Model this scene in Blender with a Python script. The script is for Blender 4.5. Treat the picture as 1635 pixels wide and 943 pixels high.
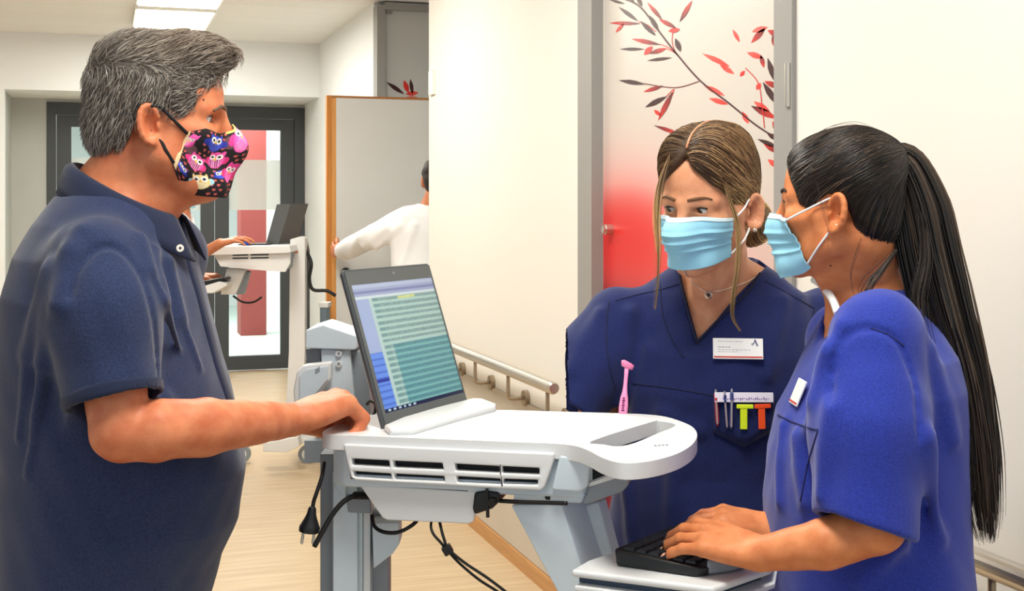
import bpy, bmesh, math, random
import numpy as np
from mathutils import Vector, Matrix

for _o in list(bpy.data.objects):
    bpy.data.objects.remove(_o)
random.seed(4)
rng = np.random.default_rng(7)
SC = bpy.context.scene
COL = SC.collection

# ------------------------------------------------------------------ camera
FPX, HZ, CX, CAMH = 2000.0, 328.0, 817.5, 1.44      # focal length and horizon in the 1635 x 943 frame
YAW = math.atan(652.5 / 2000.0)
CY, SY = math.cos(YAW), math.sin(YAW)
cam = bpy.data.cameras.new('camera')
cam.sensor_width = 36.0
cam.lens = FPX / 1635.0 * 36.0
cam.shift_y = -(471.5 - HZ) / 1635.0
cam.clip_start = 0.05
camo = bpy.data.objects.new('camera', cam)
camo.location = (0, 0, CAMH)
camo.rotation_euler = (math.pi / 2, 0, -YAW)
COL.objects.link(camo)
SC.camera = camo

# ------------------------------------------------------------------ world, exposure, large lights
world = bpy.data.worlds.new('world')
SC.world = world
world.use_nodes = True
bg = world.node_tree.nodes['Background']
bg.inputs[0].default_value = (0.80, 0.90, 1.0, 1)
bg.inputs[1].default_value = 0.65
SC.view_settings.view_transform = 'Standard'
SC.view_settings.look = 'None'
SC.view_settings.gamma = 1.0
SC.view_settings.use_curve_mapping = False
SC.view_settings.exposure = 0.24
LAMP_POWER = 21.0          # watts of each ceiling panel, warm white
LAMP_COLOR = (1.0, 0.995, 0.985)


def area_light(name, loc, rot, sx, sy, power, color):
    l = bpy.data.lights.new(name, 'AREA')
    l.shape = 'RECTANGLE'
    l.size, l.size_y, l.energy, l.color = sx, sy, power, color
    o = bpy.data.objects.new(name, l)
    o.location, o.rotation_euler = loc, rot
    COL.objects.link(o)
    return o


# ------------------------------------------------------------------ coordinates
def c2w(X, D, Z):
    """camera-aligned metres (right, depth, height) -> world (across the corridor, along it, height)"""
    return (CY * X + SY * D, -SY * X + CY * D, Z)


def C(px, py, D):
    """the point at depth D seen at a pixel, camera-aligned"""
    return np.array([(px - CX) / FPX * D, D, CAMH - (py - HZ) / FPX * D])


def on_height(px, py, Z):
    D = (CAMH - Z) * FPX / (py - HZ)
    return C(px, py, D)


def wall_hit(px, py, xw):
    """world (y, z) where the ray through a pixel meets the plane x = xw"""
    u = (px - CX) / FPX
    D = xw / (CY * u + SY)
    return D * (-SY * u + CY), CAMH - (py - HZ) / FPX * D


def cross_hit(px, py, yw):
    """world (x, z) where the ray through a pixel meets the plane y = yw"""
    u = (px - CX) / FPX
    D = yw / (-SY * u + CY)
    return D * (CY * u + SY), CAMH - (py - HZ) / FPX * D


def nrm(v):
    v = np.asarray(v, float)
    return v / np.linalg.norm(v)


# ------------------------------------------------------------------ materials
def lin(c):
    out = []
    for v in c[:3]:
        v = v / 255.0
        out.append(v / 12.92 if v <= 0.04045 else ((v + 0.055) / 1.055) ** 2.4)
    return out


MATS = {}


def mat(name, rgb=(200, 200, 200), rough=0.5, metal=0.0, vary=0.0, vscale=20.0, rgb2=None, bump=0.0, bscale=200.0,
        stretch=None, attr=None, emit=0.0, trans=0.0, alpha=1.0, sss=0.0, spec=0.5, sheen=0.0, bdist=0.002, ior=1.45):
    if name in MATS:
        return MATS[name]
    m = bpy.data.materials.new(name)
    m.use_nodes = True
    nt = m.node_tree
    b = nt.nodes['Principled BSDF']
    col = (*lin(rgb), 1)
    b.inputs['Base Color'].default_value = col
    b.inputs['Roughness'].default_value = rough
    b.inputs['Metallic'].default_value = metal
    b.inputs['Specular IOR Level'].default_value = spec
    b.inputs['Transmission Weight'].default_value = trans
    b.inputs['Alpha'].default_value = alpha
    b.inputs['IOR'].default_value = ior
    if sheen:
        b.inputs['Sheen Weight'].default_value = sheen
        b.inputs['Sheen Roughness'].default_value = 0.5
    if sss:
        b.inputs['Subsurface Weight'].default_value = sss
        b.inputs['Subsurface Radius'].default_value = (0.012, 0.005, 0.003)
        b.inputs['Subsurface Scale'].default_value = 0.5
    tc = mp = None

    def coords():
        nonlocal tc, mp
        if mp is None:
            tc = nt.nodes.new('ShaderNodeTexCoord')
            mp = nt.nodes.new('ShaderNodeMapping')
            nt.links.new(tc.outputs['Object'], mp.inputs['Vector'])
            if stretch:
                mp.inputs['Scale'].default_value = stretch
        return mp.outputs['Vector']
    src = None
    if attr:
        a = nt.nodes.new('ShaderNodeAttribute')
        a.attribute_name = attr
        src = a.outputs['Color']
    if vary or rgb2:
        n = nt.nodes.new('ShaderNodeTexNoise')
        n.inputs['Scale'].default_value = vscale
        n.inputs['Detail'].default_value = 4
        nt.links.new(coords(), n.inputs['Vector'])
        r = nt.nodes.new('ShaderNodeMapRange')
        r.inputs['From Min'].default_value = 0.3
        r.inputs['From Max'].default_value = 0.7
        nt.links.new(n.outputs['Fac'], r.inputs['Value'])
        mx = nt.nodes.new('ShaderNodeMix')
        mx.data_type = 'RGBA'
        nt.links.new(r.outputs['Result'], mx.inputs['Factor'])
        if src is not None:
            d = nt.nodes.new('ShaderNodeMix')
            d.data_type = 'RGBA'
            d.blend_type = 'MULTIPLY'
            d.inputs['Factor'].default_value = 1.0
            nt.links.new(src, d.inputs['A'])
            k = 1 - vary
            d.inputs['B'].default_value = (k, k, k, 1)
            nt.links.new(src, mx.inputs['A'])
            nt.links.new(d.outputs['Result'], mx.inputs['B'])
        else:
            mx.inputs['A'].default_value = col
            c2 = lin(rgb2) if rgb2 else [v * (1 - vary) for v in col[:3]]
            mx.inputs['B'].default_value = (*c2, 1)
        src = mx.outputs['Result']
    if src is not None:
        nt.links.new(src, b.inputs['Base Color'])
    if emit:
        b.inputs['Emission Strength'].default_value = emit
        if src is not None:
            nt.links.new(src, b.inputs['Emission Color'])
        else:
            b.inputs['Emission Color'].default_value = col
    if bump:
        n2 = nt.nodes.new('ShaderNodeTexNoise')
        n2.inputs['Scale'].default_value = bscale
        n2.inputs['Detail'].default_value = 3
        nt.links.new(coords(), n2.inputs['Vector'])
        bp = nt.nodes.new('ShaderNodeBump')
        bp.inputs['Strength'].default_value = bump
        bp.inputs['Distance'].default_value = bdist
        nt.links.new(n2.outputs['Fac'], bp.inputs['Height'])
        nt.links.new(bp.outputs['Normal'], b.inputs['Normal'])
    MATS[name] = m
    return m


# ------------------------------------------------------------------ objects
BASE = {}


def tag(o, label=None, cat=None, group=None, kind=None):
    if label:
        o['label'] = label
    if cat:
        o['category'] = cat
    if group:
        o['group'] = group
    if kind:
        o['kind'] = kind
    return o


def thing(name, label, cat, base, group=None):
    """an Empty at the thing's base; its parts are given in camera-aligned metres"""
    o = bpy.data.objects.new(name, None)
    o.empty_display_size = 0.1
    COL.objects.link(o)
    o.location = c2w(*base)
    o.rotation_euler = (0, 0, -YAW)
    BASE[o.name] = np.array(base, float)
    return tag(o, label, cat, group)


def root_base(o):
    while o.parent is not None:
        o = o.parent
    return BASE.get(o.name)


def put(name, verts, faces, m, parent=None, base=None, smooth=False, colors=None, world=False, label=None, kind=None, bevel=0.0):
    """link one mesh object. parent: part of it; base: a top-level thing of one mesh (camera-aligned); world: world coordinates"""
    v = np.asarray(verts, float).reshape(-1, 3)
    if parent is not None:
        b = root_base(parent)
        if b is not None:
            v = v - b
    elif base is not None:
        v = v - np.asarray(base, float)
    me = bpy.data.meshes.new(name)
    if isinstance(faces, np.ndarray):
        n = faces.shape[1]
        me.vertices.add(len(v))
        me.vertices.foreach_set('co', v.astype(np.float32).ravel())
        me.loops.add(faces.size)
        me.loops.foreach_set('vertex_index', faces.astype(np.int32).ravel())
        me.polygons.add(len(faces))
        me.polygons.foreach_set('loop_start', np.arange(0, faces.size, n, dtype=np.int32))
        me.update(calc_edges=True)
    else:
        me.from_pydata([tuple(p) for p in v], [], [tuple(f) for f in faces])
        me.update()
    if smooth:
        me.polygons.foreach_set('use_smooth', np.ones(len(me.polygons), dtype=bool))
    if colors is not None:
        ca = me.color_attributes.new('tint', 'FLOAT_COLOR', 'POINT')
        cc = np.ones((len(v), 4), np.float32)
        cc[:, :3] = colors
        ca.data.foreach_set('color', cc.ravel())
    me.materials.append(m)
    o = bpy.data.objects.new(name, me)
    COL.objects.link(o)
    if parent is not None:
        o.parent = parent
    elif base is not None:
        o.location = c2w(*base)
        o.rotation_euler = (0, 0, -YAW)
        BASE[o.name] = np.array(base, float)
    if bevel:
        md = o.modifiers.new('bevel', 'BEVEL')
        md.width, md.segments, md.limit_method, md.angle_limit = bevel, 2, 'ANGLE', 0.6
        me.polygons.foreach_set('use_smooth', np.ones(len(me.polygons), dtype=bool))
        wn = o.modifiers.new('normals', 'WEIGHTED_NORMAL')
        wn.keep_sharp = True
    if label:
        o['label'] = label
    if kind:
        o['kind'] = kind
    return o


class G:
    """collects simple solids into one mesh"""

    def __init__(s):
        s.v, s.f = [], []

    def add(s, v, f):
        n = len(s.v)
        s.v += [tuple(map(float, p)) for p in v]
        s.f += [tuple(i + n for i in q) for q in f]
        return s

    def box(s, c, half, ax=None):
        ax = np.eye(3) if ax is None else np.asarray(ax, float)
        c = np.asarray(c, float)
        v = [c + sx * half[0] * ax[0] + sy_ * half[1] * ax[1] + sz * half[2] * ax[2] for sx in (-1, 1) for sy_ in (-1, 1) for sz in (-1, 1)]
        f = [(0, 1, 3, 2), (4, 6, 7, 5), (0, 4, 5, 1), (2, 3, 7, 6), (0, 2, 6, 4), (1, 5, 7, 3)]
        if np.dot(np.cross(ax[0], ax[1]), ax[2]) < 0:
            f = [q[::-1] for q in f]
        return s.add(v, f)

    def wbox(s, x0, x1, y0, y1, z0, z1):
        return s.box(((x0 + x1) / 2, (y0 + y1) / 2, (z0 + z1) / 2), (abs(x1 - x0) / 2, abs(y1 - y0) / 2, abs(z1 - z0) / 2))

    def tube(s, pts, r, seg=10, closed=False, caps=True):
        P = [np.asarray(p, float) for p in pts]
        n = len(P)
        rr = list(r) if hasattr(r, '__len__') else [r] * n
        up = np.array([0.13, 0.31, 0.94])
        base = len(s.v)
        prev = None
        for i in range(n):
            a = P[(i - 1) % n] if (closed or i > 0) else P[i]
            b = P[(i + 1) % n] if (closed or i < n - 1) else P[i]
            t = nrm(b - a)
            if prev is None:
                x = nrm(np.cross(t, up)) if abs(np.dot(t, up)) < 0.97 else nrm(np.cross(t, (1, 0, 0)))
            else:
                x = nrm(prev - t * np.dot(prev, t))
            y = np.cross(t, x)
            prev = x
            for j in range(seg):
                an = 2 * math.pi * j / seg
                s.v.append(tuple(P[i] + rr[i] * (math.cos(an) * x + math.sin(an) * y)))
        m = n if closed else n - 1
        for i in range(m):
            for j in range(seg):
                i2, j2 = (i + 1) % n, (j + 1) % seg
                s.f.append((base + i * seg + j, base + i * seg + j2, base + i2 * seg + j2, base + i2 * seg + j))
        if caps and not closed:
            s.f.append(tuple(base + j for j in reversed(range(seg))))
            s.f.append(tuple(base + (n - 1) * seg + j for j in range(seg)))
        return s

    def cyl(s, a, b, r, seg=20, r2=None):
        return s.tube([a, b], [r, r if r2 is None else r2], seg)

    def ball(s, c, r, n=10, ax=None):
        c = np.asarray(c, float)
        r = np.array([r] * 3 if not hasattr(r, '__len__') else r, float)
        ax = np.eye(3) if ax is None else np.asarray(ax, float)
        base = len(s.v)
        m = 2 * n
        for i in range(n + 1):
            th = math.pi * i / n
            for j in range(m):
                ph = 2 * math.pi * j / m
                q = r * np.array([math.sin(th) * math.cos(ph), math.sin(th) * math.sin(ph), math.cos(th)])
                s.v.append(tuple(c + q[0] * ax[0] + q[1] * ax[1] + q[2] * ax[2]))
        for i in range(n):
            for j in range(m):
                j2 = (j + 1) % m
                s.f.append((base + i * m + j, base + (i + 1) * m + j, base + (i + 1) * m + j2, base + i * m + j2))
        return s

    def prism(s, outer, holes, a, b):
        """outer/holes: 2-D loops; a(p), b(p): map a loop point to the two faces"""
        bm = bmesh.new()
        loops = [outer] + list(holes)
        rows = []
        k = 0
        ed = []
        for lp in loops:
            vs = [bm.verts.new((p[0], p[1], 0)) for p in lp]
            rows.append((k, len(lp)))
            k += len(lp)
            for i in range(len(vs)):
                ed.append(bm.edges.new((vs[i], vs[(i + 1) % len(vs)])))
        bm.verts.index_update()
        bmesh.ops.triangle_fill(bm, use_beauty=True, use_dissolve=False, edges=ed)
        bm.verts.index_update()
        tri = [tuple(v.index for v in f.verts) for f in bm.faces]
        pts = [tuple(v.co[:2]) for v in bm.verts]
        bm.free()
        n = len(pts)
        v = [a(p) for p in pts] + [b(p) for p in pts]
        f = []
        A = [np.asarray(a(p), float) for p in pts]
        d = np.asarray(b(pts[0]), float) - A[0]
        for t in tri:
            nn = np.cross(A[t[1]] - A[t[0]], A[t[2]] - A[t[0]])
            if np.dot(nn, d) > 0:
                t = t[::-1]
            f.append(t)
            f.append(tuple(i + n for i in reversed(t)))
        # side walls follow the direction used by the cap
        dirs = set()
        for t in f[::2]:
            for i in range(3):
                dirs.add((t[i], t[(i + 1) % 3]))
        for k0, m in rows:
            for i in range(m):
                p, q = k0 + i, k0 + (i + 1) % m
                if (p, q) in dirs:
                    f.append((q, p, p + n, q + n))
                else:
                    f.append((p, q, q + n, p + n))
        return s.add(v, f)

    def put(s, name, m, parent=None, **kw):
        return put(name, s.v, s.f, m, parent, **kw)


def spline(pts, n=8, closed=False):
    P = [np.asarray(p, float) for p in pts]
    out = []
    m = len(P)
    for i in range(m if closed else m - 1):
        if closed:
            p0, p1, p2, p3 = P[i - 1], P[i], P[(i + 1) % m], P[(i + 2) % m]
        else:
            p0, p1, p2, p3 = P[max(i - 1, 0)], P[i], P[i + 1], P[min(i + 2, m - 1)]
        for j in range(n):
            t = j / n
            out.append(0.5 * ((2 * p1) + (-p0 + p2) * t + (2 * p0 - 5 * p1 + 4 * p2 - p3) * t * t + (-p0 + 3 * p1 - 3 * p2 + p3) * t ** 3))
    if not closed:
        out.append(P[-1])
    return out


# ------------------------------------------------------------------ signed-distance modelling (bodies, clothes)
def smin(a, b, k):
    if k <= 0:
        return np.minimum(a, b)
    h = np.maximum(k - np.abs(a - b), 0.0) / k
    return np.minimum(a, b) - h * h * k * 0.25


def smax(a, b, k):
    return -smin(-a, -b, k)


class Sdf:
    def __init__(s):
        s.ops = []          # (function, op, k, centre, radius)
        s.warp = None

    def _add(s, fn, op, k, c, r, clip):
        if clip:
            pl = [(np.asarray(o, float), nrm(n)) for o, n in clip]
            base = fn

            def fn(p, base=base, pl=pl):
                d = base(p)
                for o, n in pl:
                    d = smax(d, (p - o) @ n, 0.006)
                return d
        s.ops.append((fn, op, k, np.asarray(c, float), r))
        return s

    def cap(s, a, b, ra, rb=None, k=0.01, op='u', clip=None):
        a, b = np.asarray(a, float), np.asarray(b, float)
        rb = ra if rb is None else rb
        ba = b - a
        L = max(float(ba @ ba), 1e-12)

        def fn(p):
            t = np.clip(((p - a) @ ba) / L, 0, 1)
            return np.linalg.norm(p - a - t[:, None] * ba, axis=1) - (ra + (rb - ra) * t)
        return s._add(fn, op, k, (a + b) / 2, math.sqrt(L) / 2 + max(ra, rb), clip)

    def path(s, pts, rad, k=0.01, op='u', clip=None):
        for i in range(len(pts) - 1):
            s.cap(pts[i], pts[i + 1], rad[i], rad[i + 1], k if i == 0 or clip else min(k, 0.006), op, clip)
        return s

    def ell(s, c, r, ax=None, k=0.01, op='u', clip=None):
        c = np.asarray(c, float)
        r = np.asarray(r, float) * np.ones(3)
        ax = np.eye(3) if ax is None else np.asarray(ax, float)

        def fn(p):
            q = (p - c) @ ax.T
            k0 = np.linalg.norm(q / r, axis=1)
            k1 = np.linalg.norm(q / (r * r), axis=1) + 1e-9
            return np.where(k0 < 0.02, -r.min(), k0 * (k0 - 1.0) / k1)
        return s._add(fn, op, k, c, float(r.max()), clip)

    def box(s, c, half, ax=None, rnd=0.0, k=0.01, op='u', clip=None):
        c, half = np.asarray(c, float), np.asarray(half, float) - rnd
        ax = np.eye(3) if ax is None else np.asarray(ax, float)

        def fn(p):
            q = np.abs((p - c) @ ax.T) - half
            return np.linalg.norm(np.maximum(q, 0), axis=1) + np.minimum(q.max(axis=1), 0) - rnd
        return s._add(fn, op, k, c, float(np.linalg.norm(half)) + rnd, clip)

    def loft(s, rows, yaw=0.0, off=0.0, k=0.02, op='u', clip=None, power=2.0):
        """rows: (z, cx, cy, rx, ry) from bottom to top; elliptic slices whose own x axis is turned by yaw"""
        R = np.array(sorted(rows), float)
        z0, z1 = R[0, 0], R[-1, 0]
        ca, sa = math.cos(yaw), math.sin(yaw)

        def fn(p):
            z = np.clip(p[:, 2], z0, z1)
            cx, cy, rx, ry = (np.interp(z, R[:, 0], R[:, i]) for i in (1, 2, 3, 4))
            rx, ry = rx + off, ry + off
            dx, dy = p[:, 0] - cx, p[:, 1] - cy
            qx, qy = np.abs(ca * dx + sa * dy), np.abs(-sa * dx + ca * dy)
            if power != 2.0:
                k0 = ((qx / rx) ** power + (qy / ry) ** power) ** (1 / power)
                d = (k0 - 1) * np.minimum(rx, ry)
            else:
                k0 = np.sqrt((qx / rx) ** 2 + (qy / ry) ** 2)
                k1 = np.sqrt((qx / rx ** 2) ** 2 + (qy / ry ** 2) ** 2) + 1e-9
                d = np.where(k0 < 0.05, -np.minimum(rx, ry), k0 * (k0 - 1) / k1)
            return smax(d, np.abs(p[:, 2] - (z0 + z1) / 2) - (z1 - z0) / 2 - off, 0.02)
        m = R[:, 1:3].mean(axis=0)
        rad = math.hypot((z1 - z0) / 2, float(R[:, 3:].max()) + float(np.abs(R[:, 1:3] - m).max())) + abs(off)
        return s._add(fn, op, k, (m[0], m[1], (z0 + z1) / 2), rad, clip)

    def fun(s, fn, c, r, k=0.01, op='u'):
        return s._add(fn, op, k, c, r, None)

    def copy(s):
        o = Sdf()
        o.ops = list(s.ops)
        o.warp = s.warp
        return o

    def ev(s, p, c=None, R=None):
        d = np.full(len(p), 10.0)
        for fn, op, k, pc, pr in s.ops:
            if c is not None and op != 'i' and np.linalg.norm(c - pc) > pr + R + k + 0.03:
                continue
            q = fn(p)
            if op == 'u':
                d = smin(d, q, k)
            elif op == 's':
                d = smax(d, -q, k)
            else:
                d = smax(d, q, k)
        if s.warp is not None:
            d = d + s.warp(p)
        return d

    def mesh(s, lo, hi, h, B=12):
        lo, hi = np.asarray(lo, float), np.asarray(hi, float)
        nb = np.maximum(np.ceil((hi - lo) / h / B).astype(int), 1)
        n = nb * B
        V = np.full(tuple(n), 1.0, np.float32)
        rad = B * h * 0.87
        ii = np.stack(np.meshgrid(*[np.arange(k) for k in nb], indexing='ij'), -1).reshape(-1, 3)
        cen = lo + (ii * B + (B - 1) / 2) * h
        dc = np.concatenate([s.ev(cen[i:i + 4096]) for i in range(0, len(cen), 4096)])
        g = np.stack(np.meshgrid(*[np.arange(B)] * 3, indexing='ij'), -1).reshape(-1, 3) * h
        for idx, c, dd in zip(ii, cen, dc):
            sl = tuple(slice(i * B, (i + 1) * B) for i in idx)
            if abs(dd) > rad * 1.35 + 0.012:
                if dd < 0:
                    V[sl] = -1.0
                continue
            V[sl] = s.ev(lo + idx * B * h + g, c, rad).reshape(B, B, B)
        return surface_net(V, lo, h)


def surface_net(V, lo, h):
    I = (V < 0)
    u = I.astype(np.uint8)
    cnt = sum(u[a:a + u.shape[0] - 1, b:b + u.shape[1] - 1, c:c + u.shape[2] - 1] for a in (0, 1) for b in (0, 1) for c in (0, 1))
    act = np.argwhere((cnt > 0) & (cnt < 8))
    sh = cnt.shape
    ids = np.ravel_multi_index(act.T, sh)
    pos = np.zeros((len(act), 3))
    w = np.zeros(len(act))
    for ax in range(3):
        o1, o2 = [a for a in range(3) if a != ax]
        for b in (0, 1):
            for c in (0, 1):
                p = act.copy()
                p[:, o1] += b
                p[:, o2] += c
                q = p.copy()
                q[:, ax] += 1
                va, vb = V[tuple(p.T)], V[tuple(q.T)]
                cr = (va < 0) != (vb < 0)
                t = np.where(cr, va / np.where(cr, va - vb, 1), 0)
                e = p.astype(float)
                e[:, ax] += t
                pos += e * cr[:, None]
                w += cr
    verts = lo + pos / w[:, None] * h
    quads = []
    for ax in range(3):
        o1, o2 = [(1, 2), (2, 0), (0, 1)][ax]
        sl0 = [slice(None)] * 3
        sl1 = [slice(None)] * 3
        sl0[ax], sl1[ax] = slice(0, -1), slice(1, None)
        A, Bv = I[tuple(sl0)], I[tuple(sl1)]
        e = np.argwhere(A != Bv)
        e = e[(e[:, o1] > 0) & (e[:, o2] > 0) & (e[:, o1] < sh[o1]) & (e[:, o2] < sh[o2])]
        ins = A[tuple(e.T)]
        c = []
        for b1, b2 in ((0, 0), (1, 0), (1, 1), (0, 1)):
            q = e.copy()
            q[:, o1] -= 1 - b1
            q[:, o2] -= 1 - b2
            c.append(np.searchsorted(ids, np.ravel_multi_index(q.T, sh)))
        c = np.stack(c, 1)
        c[~ins] = c[~ins][:, ::-1]
        quads.append(c)
    return verts, np.concatenate(quads)


def wobble(amp, scale, n=5, seed=1, aniso=(1, 1, 1)):
    r = np.random.default_rng(seed)
    ks = r.normal(size=(n, 3)) * scale * np.array(aniso)
    ph = r.uniform(0, 6.28, n)
    return lambda p: amp / math.sqrt(n) * np.sin(p @ ks.T + ph).sum(axis=1)


class Frame:
    """local axes: side (person's left), forward, up"""

    def __init__(s, o, F, pitch=0.0, roll=0.0, scale=1.0):
        f = nrm([F[0], F[1], 0])
        u = np.array([0, 0, 1.0])
        l = np.cross(u, f)
        f, u = f * math.cos(pitch) - u * math.sin(pitch), u * math.cos(pitch) + f * math.sin(pitch)
        l, u = l * math.cos(roll) + u * math.sin(roll), u * math.cos(roll) - l * math.sin(roll)
        s.o, s.S, s.F, s.U, s.k = np.asarray(o, float), l, f, u, scale
        s.ax = np.array([l, f, u])

    def __call__(s, a, b, c):
        return s.o + s.k * (a * s.S + b * s.F + c * s.U)

    def arr(s, q):
        return s.o + s.k * (np.asarray(q) @ s.ax)

    def inv(s, p):
        return (np.asarray(p) - s.o) @ s.ax.T / s.k


# ================================================================== THE SETTING (world axes: x across the corridor, y along it)
def struct(name, g, m, **kw):
    o = put(name, g.v, g.f, m, **kw)
    o['kind'] = 'structure'
    return o


M_wall = mat('wall_paint', (234, 230, 224), 0.75, bump=0.12, bscale=260, bdist=0.001)
M_wallfar = mat('wall_paint_far', (237, 239, 240), 0.8)
M_grey = mat('wall_grey', (186, 188, 184), 0.8, vary=0.04, vscale=6)
M_guard = mat('wall_guard', (204, 194, 180), 0.6, vary=0.05, vscale=3)
M_ceil = mat('ceiling_paint', (240, 240, 238), 0.8, vary=0.05, vscale=1.2, stretch=(0.4, 3.0, 1))  # stretched tone bands paint light reflections into the ceiling colour
M_floor = mat('vinyl_wood', (210, 188, 156), 0.38, rgb2=(188, 164, 130), vscale=2.6, stretch=(1.0, 14, 1), spec=0.4)
M_floor2 = mat('pale_floor', (214, 232, 224), 0.25)
M_base = mat('oak_strip', (205, 152, 96), 0.5, vary=0.18, vscale=9, stretch=(9, 0.6, 9))
M_oak = mat('oak_edge', (214, 138, 58), 0.5, vary=0.2, vscale=6, stretch=(12, 12, 0.8))
M_steelgrey = mat('frame_grey', (152, 150, 148), 0.55)
M_dark = mat('frame_dark', (66, 70, 74), 0.5)
M_rail = mat('brushed_steel', (205, 200, 192), 0.28, metal=0.9)
M_bracket = mat('bracket_steel', (168, 152, 132), 0.35, metal=0.8)
M_white = mat('white_plastic', (240, 240, 238), 0.4)
M_lamp = mat('lamp_diffuser', (255, 246, 216), 0.5, emit=9.0)
M_black = mat('black_plastic', (22, 23, 25), 0.4)
M_cable = mat('cable_black', (18, 18, 19), 0.45)
M_print = mat('door_print', (255, 255, 255), 0.32, attr='tint')
M_glass = mat('door_glass', (235, 245, 243), 0.02, trans=1.0, ior=1.2)
M_frost = mat('frosted_film', (226, 232, 230), 0.7, alpha=0.62)

XR, XF, YC, YN, YB, YD, ZC = 1.58, 1.69, 6.21, 8.0, 10.3, 11.1, 2.77

struct('floor', G().wbox(-3.2, 3.4, -2.5, YD + 0.02, -0.1, 0.0), M_floor)
struct('floor', G().wbox(-3.2, 3.4, YD + 0.021, 18.5, -0.1, 0.0), M_floor2)
struct('ceiling', G().wbox(-3.2, 3.4, -0.6, YB, ZC, ZC + 0.1).wbox(-3.2, 3.4, YB + 0.12, YD + 0.02, 2.33, ZC + 0.1)
       .wbox(-3.2, 3.4, YD + 0.021, 18.5, 2.6, ZC + 0.1), M_ceil)
# right wall: near piece, lintel over the picture door, piece up to the niche
struct('wall_right', G().wbox(XR, XR + 0.16, -0.6, 2.645, 0, ZC).wbox(XR, XR + 0.16, 2.645, 4.07, 2.42, ZC)
       .wbox(XR + 0.09, XR + 0.16, 2.645, 4.07, 0, 2.42).wbox(XR, XR + 0.16, 4.07, YC, 0, ZC), M_wall)
struct('wall_niche', G().wbox(2.8, 2.95, YC - 0.3, YN + 0.2, 0, ZC).wbox(XR + 0.16, 2.95, YC - 0.16, YC, 0, ZC), M_wallfar)
struct('wall_far_right', G().wbox(XF, XF + 0.16, YN + 0.1, YD, 0, ZC).wbox(XF + 0.16, 2.95, YN + 0.1, YN + 0.2, 0, ZC), M_wallfar)
struct('wall_far', G().wbox(-3.2, -0.72, YB, YB + 0.12, 0, 2.33).wbox(-3.2, XF, YB, YB + 0.12, 2.33, ZC), M_wallfar)
struct('wall_passage', G().wbox(-0.86, -0.72, YB + 0.12, YD, 0, 2.33).wbox(-0.72, -0.446, YD - 0.02, YD + 0.12, 0, 2.33)
       .wbox(-0.446, XF, YD - 0.01, YD + 0.12, 2.30, 2.33), M_grey)
struct('wall_left', G().wbox(-3.3, -3.2, 2.6, 18.5, 0, ZC), M_wallfar)
struct('wall_beyond', G().wbox(-3.2, 3.4, 18.4, 18.5, 0, 2.6).wbox(2.3, 2.4, YD + 0.1, 18.4, 0, 2.6).wbox(-0.9, -0.8, YD + 0.3, 13.2, 0, 2.6), M_wallfar)
struct('trim_guard_right', G().wbox(XR - 0.008, XR, 4.075, YC, 0.065, 0.667).wbox(XR - 0.008, XR, -0.6, 2.64, 0.065, 0.667), M_guard)
struct('trim_guard_far', G().wbox(-3.2, -0.72, YB - 0.01, YB, 0.07, 0.667), M_grey)
struct('baseboard_right', G().wbox(XR - 0.016, XR, 4.075, YC, 0, 0.062).wbox(XR - 0.016, XR, -0.6, 2.64, 0, 0.062), M_base)
struct('baseboard_far', G().wbox(-3.2, -0.72, YB - 0.016, YB, 0, 0.07).wbox(-0.72, -0.446, YD - 0.04, YD - 0.02, 0, 0.07), M_base)
for nm, px in (('pillar', 402), ('pillar', 498)):
    x, _ = cross_hit(px, 300, 14.2)
    struct(nm, G().wbox(x - 0.13, x + 0.15, 14.1, 14.5, 0, 2.6), mat('red_pillar', (150, 66, 62), 0.6))
struct('wall_inner', G().wbox(*(cross_hit(420, 300, 15.6)[0], 2.3), 15.5, 15.7, 0, 2.6), M_white)

# ---- picture door in the right wall
d1 = struct('door_1', G().wbox(XR + 0.03, XR + 0.075, 2.73, 3.94, 0.006, 2.36), mat('door_core', (224, 220, 216), 0.4))
ZP0, ZP1 = 0.01, 2.355
ny, nz = 110, 190
yy, zz = np.meshgrid(np.linspace(2.732, 3.938, ny), np.linspace(ZP0, ZP1, nz), indexing='ij')


def wall_px(y, z, x=XR):
    Xc, Dc = CY * x - SY * y, SY * x + CY * y
    return CX + FPX * Xc / Dc, HZ + FPX * (CAMH - z) / Dc


U, Vv = wall_px(yy, zz)
g1 = np.exp(-(((U - 985) / 75) ** 2 + ((Vv - 378) / 75) ** 2)) * 0.9
g2 = np.exp(-(((U - 985) / 135) ** 2 + ((np.maximum(Vv, 0) - 410) / 130) ** 2)) * 1.0
g2 = np.maximum(g2, 1 / (1 + np.exp(-(Vv - 350) / 40)) * np.exp(-np.maximum(U - 1060, 0) / 110))
g3 = 1 / (1 + np.exp(-(Vv - 455) / 14)) * np.exp(-np.maximum(U - 950, 0) / 90)
cw = np.array(lin((206, 200, 194)))
cp, cr_, cm = np.array(lin((244, 128, 124))), np.array(lin((216, 14, 18))), np.array(lin((110, 8, 40)))
cc = cw + (cp - cw) * np.clip(g2 * 1.15, 0, 1)[..., None]
cc = cc + (cr_ - cc) * (1 - np.exp(-1.9 * (g1 ** 1.5 + np.clip(g2 - 0.45, 0, 1) * 1.2)))[..., None]
cc = cc + (cm - cc) * np.clip(g3, 0, 1)[..., None]
vv = np.stack([np.full(yy.size, XR + 0.0295), yy.ravel(), zz.ravel()], 1)
q = (np.arange(ny - 1)[:, None] * nz + np.arange(nz - 1)[None, :]).ravel()
put('door_picture', vv, np.stack([q, q + 1, q + nz + 1, q + nz], 1), M_print, d1, colors=cc.reshape(-1, 3))

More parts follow.
